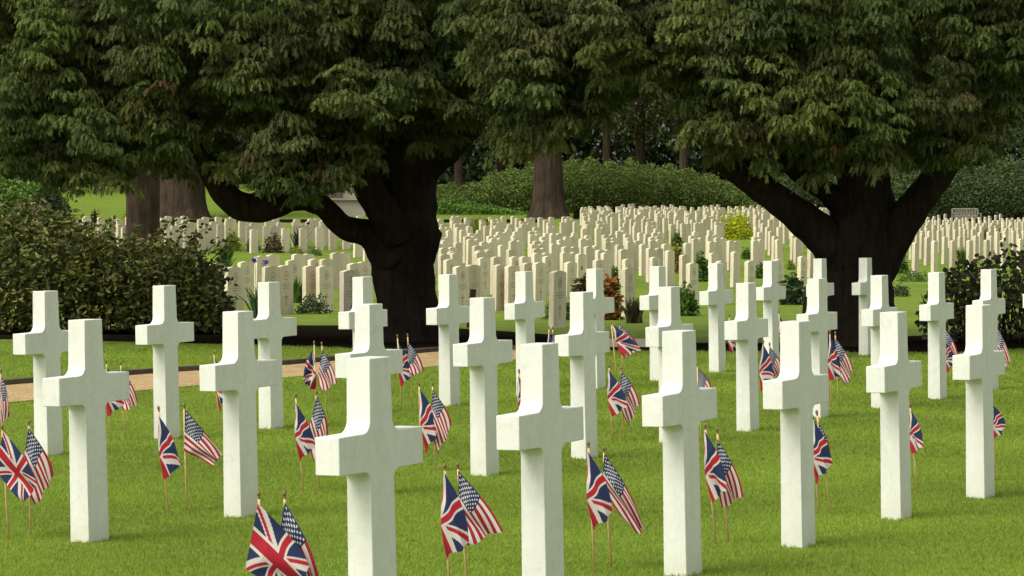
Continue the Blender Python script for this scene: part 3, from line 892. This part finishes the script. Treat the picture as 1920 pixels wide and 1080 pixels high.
# ---- left tree
def px_path(lst, s):
    return [at(a, b, Y) for a, b, Y, r in lst], [r / s for a, b, Y, r in lst]
dL = 35.0; sL = F_PX / dL
rootL = empty("cypress_tree", ((757 - 960) / F_PX * dL, dL, 0))
tag(rootL, "huge dark spreading evergreen with drooping sprays and low bent limbs at the left", "tree", "big spreading evergreens over the soil bed")
pathsL = [
 px_path([(762, 668, dL, 84), (762, 640, dL, 68), (761, 580, dL, 57), (756, 500, dL, 59), (757, 430, dL, 68), (760, 370, dL, 55), (758, 300, dL, 52), (756, 200, dL, 50), (755, 60, dL, 50), (750, -250, dL, 34), (745, -500, dL, 12)], sL),
 px_path([(735, 475, dL - .1, 50), (692, 440, dL - .25, 26), (645, 424, dL - .5, 21), (605, 386, dL - .7, 20), (560, 370, dL - .9, 24), (500, 388, dL - 1.1, 27), (450, 385, dL - 1.2, 26), (408, 345, dL - 1.3, 21), (378, 290, dL - 1.4, 17), (350, 200, dL - 1.5, 12)], sL),
 px_path([(745, 440, dL - .3, 36), (722, 405, dL - .45, 30), (692, 355, dL - .55, 27), (670, 300, dL - .6, 23), (630, 220, dL - .7, 17)], sL),
 px_path([(768, 370, dL, 34), (800, 310, dL + .1, 32), (842, 278, dL + .15, 28), (875, 245, dL + .2, 25), (900, 195, dL + .2, 22), (915, 100, dL + .1, 15)], sL),
 px_path([(775, 480, dL, 40), (798, 448, dL, 32), (822, 428, dL, 12)], sL),
]
limbs(pathsL, rootL, M_BARK, 3)
crown("crown", -70, 895, (rootL.location.x - .8, dL + .3), lambda px, py: 32.6 + .9 * (abs(px - 430) / 500) ** 2, 5, rootL, 5.6)
# ---- right tree
dR = 33.6; sR = F_PX / dR
rootR = empty("cypress_tree", ((1612 - 960) / F_PX * dR, dR, 0))
tag(rootR, "huge dark spreading evergreen with three forked limbs at the right", "tree", "big spreading evergreens over the soil bed")
pathsR = [
 px_path([(1612, 672, dR, 86), (1612, 645, dR, 74), (1610, 590, dR, 66), (1608, 520, dR, 70), (1610, 450, dR, 74), (1618, 390, dR, 54), (1620, 330, dR, 50), (1620, 200, dR, 44), (1615, 0, dR, 38), (1610, -400, dR, 14)], sR),
 px_path([(1592, 500, dR - .1, 42), (1548, 450, dR - .2, 37), (1500, 408, dR - .35, 31), (1450, 366, dR - .5, 27), (1400, 330, dR - .6, 26), (1360, 300, dR - .7, 23), (1340, 215, dR - .7, 19), (1290, 175, dR - .6, 15), (1230, 168, dR - .5, 11), (1170, 130, dR - .4, 8)], sR),
 px_path([(1600, 400, dR - .1, 30), (1548, 358, dR - .1, 20), (1500, 325, dR - .1, 20), (1465, 285, dR - .1, 16), (1430, 200, dR, 12)], sR),
 px_path([(1635, 505, dR, 42), (1680, 440, dR - .1, 34), (1718, 385, dR - .2, 30), (1752, 335, dR - .3, 27), (1795, 270, dR - .4, 24), (1830, 170, dR - .5, 17), (1840, 60, dR - .5, 12)], sR),
]
limbs(pathsR, rootR, M_BARK, 9)
crown("crown", 868, 2010, (rootR.location.x + .1, dR + .3), lambda px, py: 31.2 + .9 * (abs(px - 1450) / 600) ** 2, 17, rootR, 5.8)

# ------------------------------------------------------------------ leafy bushes near the bed
def oval_leaves(P, L, W, C, up=.3, r_=rng):
    n = len(P); a = r_.normal(0, 1, (n, 3)); a[:, 2] = a[:, 2] * .6 - .15; a /= np.linalg.norm(a, axis=1)[:, None]
    w = r_.normal(0, 1, (n, 3)); w -= a * (w * a).sum(1)[:, None]; w /= np.linalg.norm(w, axis=1)[:, None]
    l = (L * r_.uniform(.7, 1.25, n))[:, None]; ww = (W * r_.uniform(.8, 1.2, n))[:, None]
    nrm = np.cross(a, w)
    p0 = P; p1 = P + a * l * .3; p2 = P + a * l * .72; p3 = P + a * l
    f = nrm * ww * .18
    qa = np.stack([p0, p1 + w * ww / 2 + f, p2 + w * ww * .42 + f, p3], 1)
    qb = np.stack([p0, p3, p2 - w * ww * .42 + f, p1 - w * ww / 2 + f], 1)
    return np.concatenate([qa, qb]), np.concatenate([C, C])
def sprigs(root, lst, n_leaf, L, W, cols, Y, part="sprig"):
    rr = np.random.default_rng(5)
    for (x0, y0, x1, y1) in lst:
        Yd = Y + rr.uniform(-.5, .5); a = at(x0, y0, Yd) - Vector(root.location); b = at(x1, y1, Yd - .1) - Vector(root.location)
        m = (a + b) / 2 + Vector((0, 0, .05)); P, Rr = spline([a, m, b], [.008, .005, .002], 5)
        mb = MB(); mb.tube(P, Rr, 5)
        sp = link(part, mb.mesh(part, M_BARK), root)
        k = rr.integers(len(P) // 3, len(P), n_leaf); Pt = np.array([list(P[i]) for i in k]) + rr.normal(0, .035, (n_leaf, 3))
        Q, C = oval_leaves(Pt, L, W, np.array(cols)[rr.integers(0, len(cols), n_leaf)] * rr.uniform(.6, 1.2, (n_leaf, 1)))
        link("leaves", quads_mesh("leaves", Q, C, M_GLOSS), sp)
def bush(name, top, px0, px1, base_y, d0, d1, n, L, W, cols, label, cat, mat, stems=40, shell=.45, clump=.72, part="foliage"):
    pc = (px0 + px1) / 2; dm = (d0 + d1) / 2; xc = (pc - 960) / F_PX * dm
    root = empty(name, (xc, dm, gz(xc, dm))); tag(root, label, cat)
    m = n * 4
    px = rng.uniform(px0, px1, m); t = rng.uniform(0, 1, m); Y = d0 + (d1 - d0) * t
    ytop = np.interp(px, [p[0] for p in top], [p[1] for p in top])
    x = (px - 960) / F_PX * Y
    ytop = ytop - 9 * np.sin(px * .11 + 3 * t) * np.sin(px * .047 + 1) - 7 * np.sin(px * .31 + t * 9) - (rng.random(m) ** 6) * 26
    ztop = CAM_H + (HORIZON - ytop) / F_PX * dm
    dome = np.sqrt(np.clip(1 - (2 * t - 1) ** 2 * .75, 0, 1))
    zg = g(x, Y); h = (ztop - zg) * dome
    u = rng.random(m)
    z = zg + .06 + (h - .06) * (u ** .75)
    edge = np.minimum(1, np.minimum(px - px0, px1 - px) / 45)
    lump = .5 + .5 * np.sin(x * 7.3 + z * 3.1 + 1.7 * np.sin(Y * 5)) * np.sin(z * 8.1 + x * 2.7 + Y * 4)
    lump2 = .5 + .5 * np.sin(x * 17 + Y * 9) * np.sin(z * 19 + Y * 7)
    depth = np.minimum(h - (z - zg), (t) * (d1 - d0))
    keep = (rng.random(m) < np.clip(1.1 - depth * shell * 1.6, .12, 1) * (1 - clump + clump * (lump * .6 + lump2 * .6)) * np.clip(edge * 1.3, .25, 1)) & (h > .08)
    idx = np.where(keep)[0][:n]
    P = np.stack([x, Y, z], -1)[idx]
    k = rng.integers(0, len(cols), len(idx)); C = np.array(cols)[k] * rng.uniform(.7, 1.3, (len(idx), 1))
    Q, CC = oval_leaves(P, L, W, C)
    Q = Q - np.array(root.location)[None, None, :]
    link(part, quads_mesh(part, Q, CC, mat), root)
    if stems:
        mb = MB(); rr = random.Random(int(px0 * 3 + px1))
        for i in range(stems):
            sx = rr.uniform(px0 + 25, px1 - 60); yy = rr.uniform(d0 + .2, d1 - .2); X = (sx - 960) / F_PX * yy
            zt = CAM_H + (HORIZON - float(np.interp(sx, [p[0] for p in top], [p[1] for p in top]))) / F_PX * dm
            z0 = gz(X, yy); b = Vector((X, yy, z0 - .02)); hgt = max(.1, (zt - z0) * rr.uniform(.6, .85))
            ax, ay = rr.uniform(-.25, .25), rr.uniform(-.2, .2)
            P2, Rr = spline([b, b + Vector((ax * .4, ay * .4, hgt * .5)), b + Vector((ax, ay, hgt))], [.016, .010, .004], 4)
            mb.tube(P2, Rr, 5)
        o = link("stems", mb.mesh("stems", M_BARK), root); o.matrix_parent_inverse = Matrix.Translation(-Vector(root.location))
    return root
OLIVE = [(.085, .115, .025), (.13, .15, .03), (.060, .09, .022), (.20, .20, .04), (.045, .065, .02), (.28, .27, .07), (.11, .10, .04), (.16, .19, .05)]
lb = bush("leafy_shrub", [(-60, 380), (0, 385), (60, 392), (110, 403), (150, 416), (200, 440), (240, 456), (300, 452), (350, 462), (380, 484), (405, 512), (422, 552), (440, 588)],
     -80, 432, 600, 37.4, 39.6, 21000, .092, .044, OLIVE, "broad dark leafy evergreen bush on the soil bed at the left edge", "bush", M_GLOSS, 60)
sprigs(lb, [(330, 470, 352, 412), (340, 480, 390, 425), (370, 490, 428, 448), (385, 500, 436, 462), (395, 520, 425, 488), (300, 455, 322, 410), (250, 460, 262, 425), (200, 450, 212, 415), (170, 430, 180, 402),
            (400, 545, 432, 525), (405, 560, 440, 572), (120, 420, 132, 388), (50, 400, 58, 372), (350, 478, 372, 440), (408, 540, 420, 505)], 26, .075, .038, OLIVE[:3], 38.2)
bush("leafy_shrub", [(1716, 600), (1735, 560), (1750, 540), (1785, 500), (1810, 490), (1840, 478), (1870, 470), (1920, 474), (2000, 470)],
     1722, 2010, 640, 34.2, 35.6, 2100, .085, .055, [(.07, .085, .03), (.10, .12, .035), (.14, .15, .045), (.05, .06, .03), (.20, .17, .11)],
     "loose open-branched leafy shrub at the right edge behind the crosses", "bush", M_GLOSS, 26, .3, .75)

# ------------------------------------------------------------------ planting between the headstones
G1 = [(.07, .14, .02), (.10, .18, .03), (.05, .11, .02)]; G2 = [(.05, .09, .035), (.08, .12, .05), (.04, .07, .03)]
YG = [(.20, .24, .03), (.30, .32, .04), (.13, .19, .03)]; YE = [(.50, .50, .02), (.40, .44, .02), (.30, .36, .03)]
BR = [(.13, .10, .05), (.08, .09, .03), (.16, .13, .06)]; OR = [(.30, .11, .03), (.22, .07, .03), (.12, .10, .03), (.36, .17, .05)]
OC = [(.26, .20, .05), (.17, .17, .04), (.30, .22, .07)]
def plant(px, by, w, h, kind, cols, label, cat="plant", flowers=None, up=None):
    lo, hi = 34.0, 170.0
    for _ in range(40):
        m = (lo + hi) / 2
        if HORIZON + (CAM_H - gz((px - 960) / F_PX * m, m)) * F_PX / m > by: lo = m
        else: hi = m
    d = lo; s = d / F_PX; x = (px - 960) * s; W = w * s; H = h * s; z = gz(x, d)
    name = "flowering_plant" if flowers is not None else ("strap_leaved_plant" if kind == 'strap' else "low_shrub")
    root = empty(name, (x, d, z)); tag(root, label, cat)
    if kind == 'strap':
        n = int(46 + W * 60); b = np.zeros((n, 3)); b[:, 0] = rng.normal(0, W * .16, n); b[:, 1] = rng.normal(0, W * .16, n)
        tilt = rng.normal(0, .33, (n, 2)); hh = H * rng.uniform(.55, 1.05, n)
        a = rng.uniform(0, 6.28, n); ww = .016 + .01 * rng.random(n); dx = np.stack([np.cos(a), np.sin(a), 0 * a], -1) * ww[:, None]
        m = b + np.stack([tilt[:, 0] * hh * .4, tilt[:, 1] * hh * .4, hh * .6], -1); t = b + np.stack([tilt[:, 0] * hh, tilt[:, 1] * hh, hh], -1)
        Q = np.concatenate([np.stack([b - dx, b + dx, m + dx, m - dx], 1), np.stack([m - dx, m + dx, t + dx * .1, t - dx * .1], 1)])
        C = np.array(cols)[rng.integers(0, len(cols), n)] * rng.uniform(.7, 1.3, (n, 1)); C = np.concatenate([C, C])
        link("foliage", quads_mesh("foliage", Q, C, M_LEAF), root)
    else:
        n = int(280 + 1500 * W * H); th = rng.uniform(0, 6.28, n); ct = rng.uniform(0, 1, n); st_ = np.sqrt(1 - ct * ct); q = rng.uniform(.35, 1, n) ** .5
        lump = 1 + .22 * np.sin(3 * th + px) + .15 * np.sin(7 * ct + 5 * th)
        P = np.stack([W / 2 * q * st_ * np.cos(th) * lump, W / 2 * q * st_ * np.sin(th) * lump, H * q * ct * lump + .01], -1)
        L = max(.05, min(.11, H * .2)); C = np.array(cols)[rng.integers(0, len(cols), n)] * rng.uniform(.65, 1.35, (n, 1))
        Q, CC = oval_leaves(P, L, L * .5, C); link("foliage", quads_mesh("foliage", Q, CC, M_LEAF), root)
    if flowers:
        Qs = []; Cs = []; mb = MB()
        for (fx, fy) in flowers[1]:
            p = at(fx, fy, d) - Vector((x, d, z)); n = 16
            mb.tube([Vector((p.x * .3, 0, 0)), Vector((p.x * .8, 0, p.z * .55)), p], [.006, .005, .004], 5)
            a = rng.normal(0, 1, (n, 3)); a /= np.linalg.norm(a, axis=1)[:, None]; c0 = np.repeat(np.array(p)[None], n, 0) + a * .01
            Q, C = oval_leaves(c0, flowers[2], flowers[2] * .7, np.repeat(np.array(flowers[0])[None], n, 0) * rng.uniform(.7, 1.3, (n, 1)))
            Qs.append(Q); Cs.append(C)
        st = link("stem", mb.mesh("stem", simple("stem_green", (.06, .11, .03))), root)
        link("flower", quads_mesh("flower", np.concatenate(Qs), np.concatenate(Cs), M_FLOWER), root)
    return root
plant(487, 596, 46, 62, 'strap', [(.035, .075, .025), (.05, .10, .03)], "purple irises with sword leaves rising above the cross at the left", "iris", ((.13, .05, .38), [(478, 487), (499, 491)], .055))
plant(556, 568, 26, 50, 'strap', G1, "upright bright green tuft between two headstone pairs left of the left trunk")
plant(585, 588, 62, 32, 'leafy', G2, "grey-green low mound at the foot of the front headstones left of the left trunk")
plant(435, 470, 26, 30, 'leafy', YG, "small yellow-green plant at the right end of the left bush", flowers=((.5, .38, .03), [(430, 430), (438, 436)], .06))
plant(424, 500, 30, 44, 'strap', G1, "tall grass tuft in the open grass right of the left bush")
plant(474, 472, 22, 24, 'leafy', BR, "brownish small mound between back-field headstones, leftmost of two")
plant(514, 474, 34, 30, 'leafy', BR, "brownish larger mound between back-field headstones left of the left trunk")
plant(560, 466, 22, 40, 'strap', G2, "blue-green iris leaves in the back field left of the left trunk", flowers=((.15, .06, .4), [(578, 418)], .08))
plant(556, 476, 28, 14, 'leafy', YG, "low yellowish cushion plant before the back-field headstones")
plant(590, 480, 28, 14, 'leafy', G1, "low bright green cushion plant before the back-field headstones")
plant(660, 560, 22, 22, 'leafy', BR, "small brown-green plant near the left trunk", flowers=((.4, .04, .05), [(655, 552)], .03))
plant(905, 446, 60, 46, 'strap', YG, "yellow-green strap-leaved clump among stones right of the left trunk")
plant(870, 452, 16, 14, 'leafy', YG, "tiny yellow-green plant right of the left trunk")
plant(1050, 600, 66, 40, 'leafy', G1, "green mound in front of the stones behind the small centre cross")
plant(1090, 598, 32, 76, 'leafy', [(.05, .07, .02), (.09, .07, .025), (.12, .05, .025)], "bronze-green shrub left of the small cross before the front stones")
plant(1142, 600, 44, 76, 'leafy', OR, "orange-red leaved shrub behind the right arm of a small cross", "shrub")
plant(1148, 536, 26, 34, 'leafy', G1, "fresh green plant above the orange-red shrub")
plant(1187, 606, 42, 48, 'strap', [(.05, .06, .025), (.09, .07, .04)], "dark spiky tuft at the foot of the last front stone before the gap")
plant(1186, 500, 14, 28, 'leafy', OR, "small reddish plant squeezed between packed headstones")
plant(1269, 512, 24, 48, 'leafy', OC, "ochre-flowered plant in the grass lane left of the yellow shrub")
plant(1230, 486, 30, 28, 'leafy', G2, "dull green dome in the grass lane between headstones")
plant(1270, 462, 16, 24, 'leafy', G1, "green dome higher up the grass lane between headstones")
plant(1273, 440, 14, 22, 'leafy', OC, "tan plant near the top of the grass lane")
plant(1280, 592, 60, 52, 'leafy', G1, "large green mound right of the three overlapping crosses")
plant(1314, 528, 26, 50, 'leafy', G1, "tall green plant between headstones above the lone small cross")
plant(1381, 448, 66, 46, 'leafy', YE, "bright yellow-green spurge shrub standing out among the headstones", "shrub")
plant(1400, 486, 18, 20, 'leafy', G1, "little green tuft below the bright yellow shrub")
plant(1425, 522, 14, 26, 'leafy', G1, "green plant between stones right of the bright yellow shrub")
plant(1487, 572, 44, 54, 'leafy', G2, "grey-green bush on the grass left of the right trunk")
plant(1483, 506, 18, 18, 'leafy', YG, "small yellowish plant between stones left of the right trunk")
plant(1690, 512, 22, 34, 'leafy', G1, "rounded green plant touching the right side of the right trunk")
plant(1712, 528, 62, 20, 'leafy', G1, "low green ground plant below the first stones right of the right trunk")
plant(1688, 556, 36, 22, 'leafy', G2, "greyish low plant at the right side of the right trunk")
plant(1803, 496, 22, 34, 'strap', G1, "spiky plant with one red bloom between stones at the right", flowers=((.5, .02, .02), [(1803, 494)], .05))
plant(1870, 462, 12, 34, 'leafy', OC, "orange-brown plant between far stones at the right")
plant(1848, 458, 10, 24, 'leafy', OR, "thin reddish plant between far stones at the right")
plant(190, 428, 16, 18, 'leafy', YE, "yellow-flowered plant seen over the left bush, left one")
plant(236, 424, 14, 22, 'leafy', YE, "yellow-flowered plant against the reddish trunk at the left")
plant(1300, 448, 12, 16, 'leafy', G2, "tiny dull plant between far stones")

# dark slate markers
for (px, ty, by, w, ln, lab) in ((883, 538, 610, 11, 6, "dark leaning slate slab between front headstones right of the left trunk"), (1507, 532, 612, 6, 5, "thin dark leaning slat left of the right trunk")):
    d = 41.0 if px < 1000 else 38; b = at(px - 3, by, d); b.z = gz(b.x, d); t = at(px, ty, d); mb = MB()
    hgt = t.z - b.z
    mb.box((0, 0, hgt / 2 - .03), (w * d / F_PX, .03, hgt)); mb.box((0, -.018, hgt * .8), (w * d / F_PX * .8, .006, hgt * .2))
    o = link("slate_marker", mb.mesh("slate_marker", M_DARK)); o.location = b; o.rotation_euler = (0, R(ln), R(10)); tag(o, lab, "marker")

# ------------------------------------------------------------------ background trunks, hedges, wood
def far_crown(parent, c, rx, rz, n, size, base, seed, material=M_FAR, gapk=.5):
    r_ = np.random.default_rng(seed)
    nc = max(12, n // 60); cc = r_.normal(0, 1, (nc, 3)); cc /= np.linalg.norm(cc, axis=1)[:, None]
    cc *= (r_.uniform(.3, 1, nc) ** .4)[:, None] * np.array([rx, rx, rz])
    k = r_.integers(0, nc, n); P = cc[k] + r_.normal(0, 1, (n, 3)) * np.array([rx, rx, rz * .55]) * .16 + np.array(c)
    P[:, 2] = np.maximum(P[:, 2], c[2] - rz * 1.02)
    tint = r_.uniform(.6, 1.35, (nc, 1))
    C = np.array(base)[None] * tint[k] * r_.uniform(.7, 1.3, (n, 1))
    a = r_.normal(0, 1, (n, 3)); a[:, 2] -= .5; a /= np.linalg.norm(a, axis=1)[:, None]
    w = r_.normal(0, 1, (n, 3)); w -= a * (w * a).sum(1)[:, None]; w /= np.linalg.norm(w, axis=1)[:, None]
    l = size * r_.uniform(.6, 1.4, (n, 1))
    Q = np.stack([P, P + a * l * .5 + w * l * .28, P + a * l, P + a * l * .5 - w * l * .28], 1)
    return link("crown", quads_mesh("crown", Q, C, material), parent)
def far_tree(px, d, tw, flare, label, cz, rx, rz, n, size, base, seed, name="conifer_tree", mat=M_REDBARK, group=None, ztop=None, nseg=26):
    x = (px - 960) / F_PX * d; z = gz(x, d); root = empty(name, (x, d, z)); tag(root, label, "tree", group)
    rr = random.Random(seed); mb = MB(); r = tw / 2; zt = ztop or (cz + rz * .6)
    hs_ = [-.3, 0, .25, .6, 1.2, 2.2, 4, 7, zt]; rs = [r * flare * 1.05, r * flare, r * (1 + (flare - 1) * .7), r * (1 + (flare - 1) * .45), r * (1 + (flare - 1) * .25), r * (1 + (flare - 1) * .1), r * .97, r * .85, r * .3]
    P, Rr = spline([(0, 0, h) for h in hs_], rs, 4); ph = rr.uniform(0, 6)
    fl = lambda th, i: 1 + (.085 * math.sin(9 * th + ph) + .06 * math.sin(14 * th + ph * 2 + .1 * i)) * max(.4, 1 - i / 24)
    mb.tube(P, Rr, 44, True, fl)
    link("trunk", mb.mesh("trunk", mat, True), root)
    far_crown(root, (0, 0, cz), rx, rz, n, size, base, seed)
    return root
DG = (.040, .062, .022)
far_tree(268, 100, 1.12, 1.03, "tall tree with straight dark brown trunk rising behind the left bush", 7.5, 3.4, 4.6, 4500, .30, DG, 31, "redwood_tree", M_REDBARK)
far_tree(341, 168, 2.5, 1.28, "redwood with wide fluted flaring reddish trunk beyond the left headstones", 12, 5, 7, 5000, .45, DG, 32, "redwood_tree")
far_tree(1028, 168, 1.60, 1.6, "redwood with flaring base standing before the hedge at centre", 11.5, 4.6, 6.5, 5000, .45, DG, 33, "redwood_tree")
wood = [(1137, 212, .55, "slim far conifer above the hedge, just right of the central redwood"), (1281, 206, .55, "slim far conifer above the right part of the hedge"),
        (40, 205, .7, "dark far conifer at the left edge behind bright shrubs"), (190, 226, .7, "dark far conifer behind the left lawn patch"), (440, 214, .6, "far conifer seen under the left tree's bent limb"),
        (560, 222, .7, "far conifer left of the pale stone building"), (720, 220, .7, "far conifer right of the pale stone building"), (860, 210, .6, "far conifer just right of the left trunk"),
        (940, 226, .7, "far conifer left of the central redwood"), (1200, 228, .8, "far conifer filling the gap above the hedge"), (1370, 216, .7, "far conifer behind the right tree's long left limb"),
        (1500, 224, .7, "far conifer behind the fork of the right tree"), (1665, 218, .7, "far conifer right of the right trunk"), (1765, 226, .7, "far conifer above the wooden bench"), (1870, 212, .6, "far conifer right of the wooden bench"), (1960, 222, .7, "far conifer at the right edge")]
for i, (px, d, tw, lab) in enumerate(wood):
    cz = 11.5 if px in (1137, 1281) else random.uniform(9, 11)
    far_tree(px, d, tw, 1.15, lab, cz, random.uniform(4.0, 5.2), 6.2, 12000, .30, tuple(c * random.uniform(.8, 1.25) for c in (.085, .12, .045)), 50 + i, group="conifers at the edge of the wood")
# the wood behind, read as one mass
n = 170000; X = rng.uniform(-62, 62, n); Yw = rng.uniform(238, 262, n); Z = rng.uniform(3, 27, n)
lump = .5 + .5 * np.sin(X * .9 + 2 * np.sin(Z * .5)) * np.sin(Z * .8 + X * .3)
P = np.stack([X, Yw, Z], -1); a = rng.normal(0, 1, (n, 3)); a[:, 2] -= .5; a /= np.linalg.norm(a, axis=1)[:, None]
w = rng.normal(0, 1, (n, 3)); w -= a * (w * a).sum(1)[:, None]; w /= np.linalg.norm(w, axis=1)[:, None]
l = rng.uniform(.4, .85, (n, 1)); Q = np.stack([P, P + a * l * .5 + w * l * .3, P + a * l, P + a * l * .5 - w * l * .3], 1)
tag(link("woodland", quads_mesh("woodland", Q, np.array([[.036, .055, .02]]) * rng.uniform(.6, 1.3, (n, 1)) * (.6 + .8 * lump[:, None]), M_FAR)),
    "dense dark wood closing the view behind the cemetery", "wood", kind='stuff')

def hedge(name, top, px0, px1, d0, d1, n, size, cols, label, cat="hedge", bottom=None):
    dm = (d0 + d1) / 2; pc = (px0 + px1) / 2; xc = (pc - 960) / F_PX * dm; zc = gz(xc, dm)
    px = rng.uniform(px0, px1, n); t = rng.random(n) ** 1.2; Y = d0 + (d1 - d0) * t; x = (px - 960) / F_PX * Y
    zg = g(x, Y); zt = CAM_H + (HORIZON - np.interp(px, [p[0] for p in top], [p[1] for p in top])) / F_PX * dm
    h = np.maximum(.05, zt - zg); lum = 1 + .10 * np.sin(x * 2.3 + Y) + .07 * np.sin(x * 5.1 + 2)
    h *= lum * (.75 + .25 * np.sqrt(np.clip(1 - (2 * t - 1) ** 2, 0, 1)))
    prof = np.sqrt(np.clip(1 - (1 - t * 1.0) ** 4 * .5, 0, 1))
    z = zg + h * np.minimum(rng.random(n) ** .7 + .02, 1) * prof
    P = np.stack([x - xc, Y - dm, z - zc], -1)
    tint = .75 + .5 * (.5 + .5 * np.sin(x * 3.1 + z * 4) * np.sin(z * 3.3 + Y * 2))
    C = np.array(cols)[rng.integers(0, len(cols), n)] * rng.uniform(.7, 1.3, (n, 1)) * tint[:, None]
    Q, CC = oval_leaves(P, size, size * .5, C)
    o = link(name, quads_mesh(name, Q, CC, M_FAR)); o.location = (xc, dm, zc); tag(o, label, cat)
HG = [(.12, .175, .035), (.10, .155, .030), (.16, .20, .045), (.09, .135, .028)]
hedge("clipped_hedge", [(800, 352), (880, 348), (930, 325), (990, 312), (1060, 306), (1120, 306), (1200, 310), (1280, 320), (1340, 334), (1380, 348), (1415, 372), (1445, 398)], 800, 1450, 174, 184, 80000, .17, HG, "long rounded evergreen hedge mound behind the headstones at centre")
hedge("clipped_hedge", [(1640, 330), (1700, 325), (1760, 310), (1820, 315), (1880, 300), (1960, 300), (2050, 300)], 1440, 2050, 174.5, 184, 42000, .20, [(.05, .085, .025), (.04, .065, .02), (.08, .12, .035)], "tall rough hedge of shrubs behind the wooden bench")
hedge("garden_shrub", [(-80, 320), (0, 325), (40, 335), (75, 350), (90, 372)], -80, 92, 172, 176, 6000, .26, [(.12, .22, .04), (.09, .17, .03), (.16, .26, .05)], "bright green shrub at the left edge above the bush", "shrub")
hedge("garden_shrub", [(60, 378), (75, 356), (95, 350), (115, 362), (124, 385)], 60, 126, 170, 172, 2500, .22, [(.035, .055, .02), (.05, .07, .025)], "dark rounded shrub beside the bright green shrub at the left", "shrub")
hedge("ornamental_grass", [(25, 400), (40, 384), (60, 379), (78, 388), (85, 402)], 25, 86, 158, 160, 2200, .20, [(.28, .20, .12), (.22, .16, .09)], "tan feathery grass clump above the left bush", "grass clump")
hedge("ground_cover", [(820, 372), (880, 376), (930, 386), (985, 398), (995, 404)], 815, 1000, 172, 177, 7000, .16, [(.11, .21, .03), (.15, .26, .04), (.09, .17, .03)], "bright green low planting on the bank left of the central redwood", "planting")

# stone building seen under the left tree
dB = 170.0; xB = (640 - 960) / F_PX * dB; zB = gz(xB, dB)
rb = empty("stone_building", (xB, dB, zB)); tag(rb, "pale grey stone building glimpsed through the fork under the left tree", "building")
zt1 = at(640, 375, dB).z - zB; zt2 = at(640, 352, dB).z - zB; pm = dB / F_PX
mb = MB(); mb.box((.0, 2, zt1 / 2 - 1), (90 * pm, 4, zt1 + 2)); link("wall", mb.mesh("wall", M_WALL), rb)
mb = MB(); mb.box((16 * pm, 2.2, (zt1 + zt2) / 2), (28 * pm, 2.6, zt2 - zt1 - .01)); link("upper_block", mb.mesh("upper_block", M_WALL), rb)
mb = MB(); mb.box((.0, 1.95, zt1 + .05), (92 * pm, 4.3, .12)); link("cornice", mb.mesh("cornice", M_WALL), rb)
mb = MB(); mb.box((-14 * pm, 2.8, zt1 + .5), (30 * pm, 2.2, .8)); link("roof", mb.mesh("roof", M_ROOF), rb)
far_tree(668, 176, .5, 1.3, "thin brown trunk in front of the pale stone building", 12, 2.6, 4, 2500, .4, DG, 90, "young_tree")

# bench
def bench():
    d = 171.0; x = (1812 - 960) / F_PX * d
    zb = at(1812, 411, d).z
    root = empty("garden_bench", (x, d, max(gz(x, d), zb)), R(14)); tag(root, "weathered slatted wooden bench standing behind the farthest stones at the right", "bench")
    root.location.z = gz(x, d)
    W = 1.55
    def part(nm, f):
        mb = MB(); f(mb); link(nm, mb.mesh(nm, M_WOOD), root)
    def back(mb):
        T = Matrix.Rotation(R(-12), 3, 'X')
        mb.box((0, .30, .93), (W, .04, .07), M=T); mb.box((0, .24, .50), (W, .04, .06), M=T)
        for k in range(15): mb.box((-W / 2 + .08 + k * (W - .16) / 14, .27, .71), (.045, .02, .40), M=T)
    part("backrest", back)
    def seat(mb):
        for k in range(5): mb.box((0, -.22 + .10 * k, .43), (W, .08, .025))
        mb.box((0, -.26, .38), (W, .03, .07))
    part("seat", seat)
    for sx in (-1, 1):
        for yy, hh in ((-.25, .64), (.24, .95)):
            part("leg", lambda mb, sx=sx, yy=yy, hh=hh: mb.box((sx * (W / 2 + .03), yy, hh / 2), (.06, .06, hh)))
        part("armrest", lambda mb, sx=sx: mb.box((sx * (W / 2 + .03), 0, .66), (.08, .58, .03)))
bench()
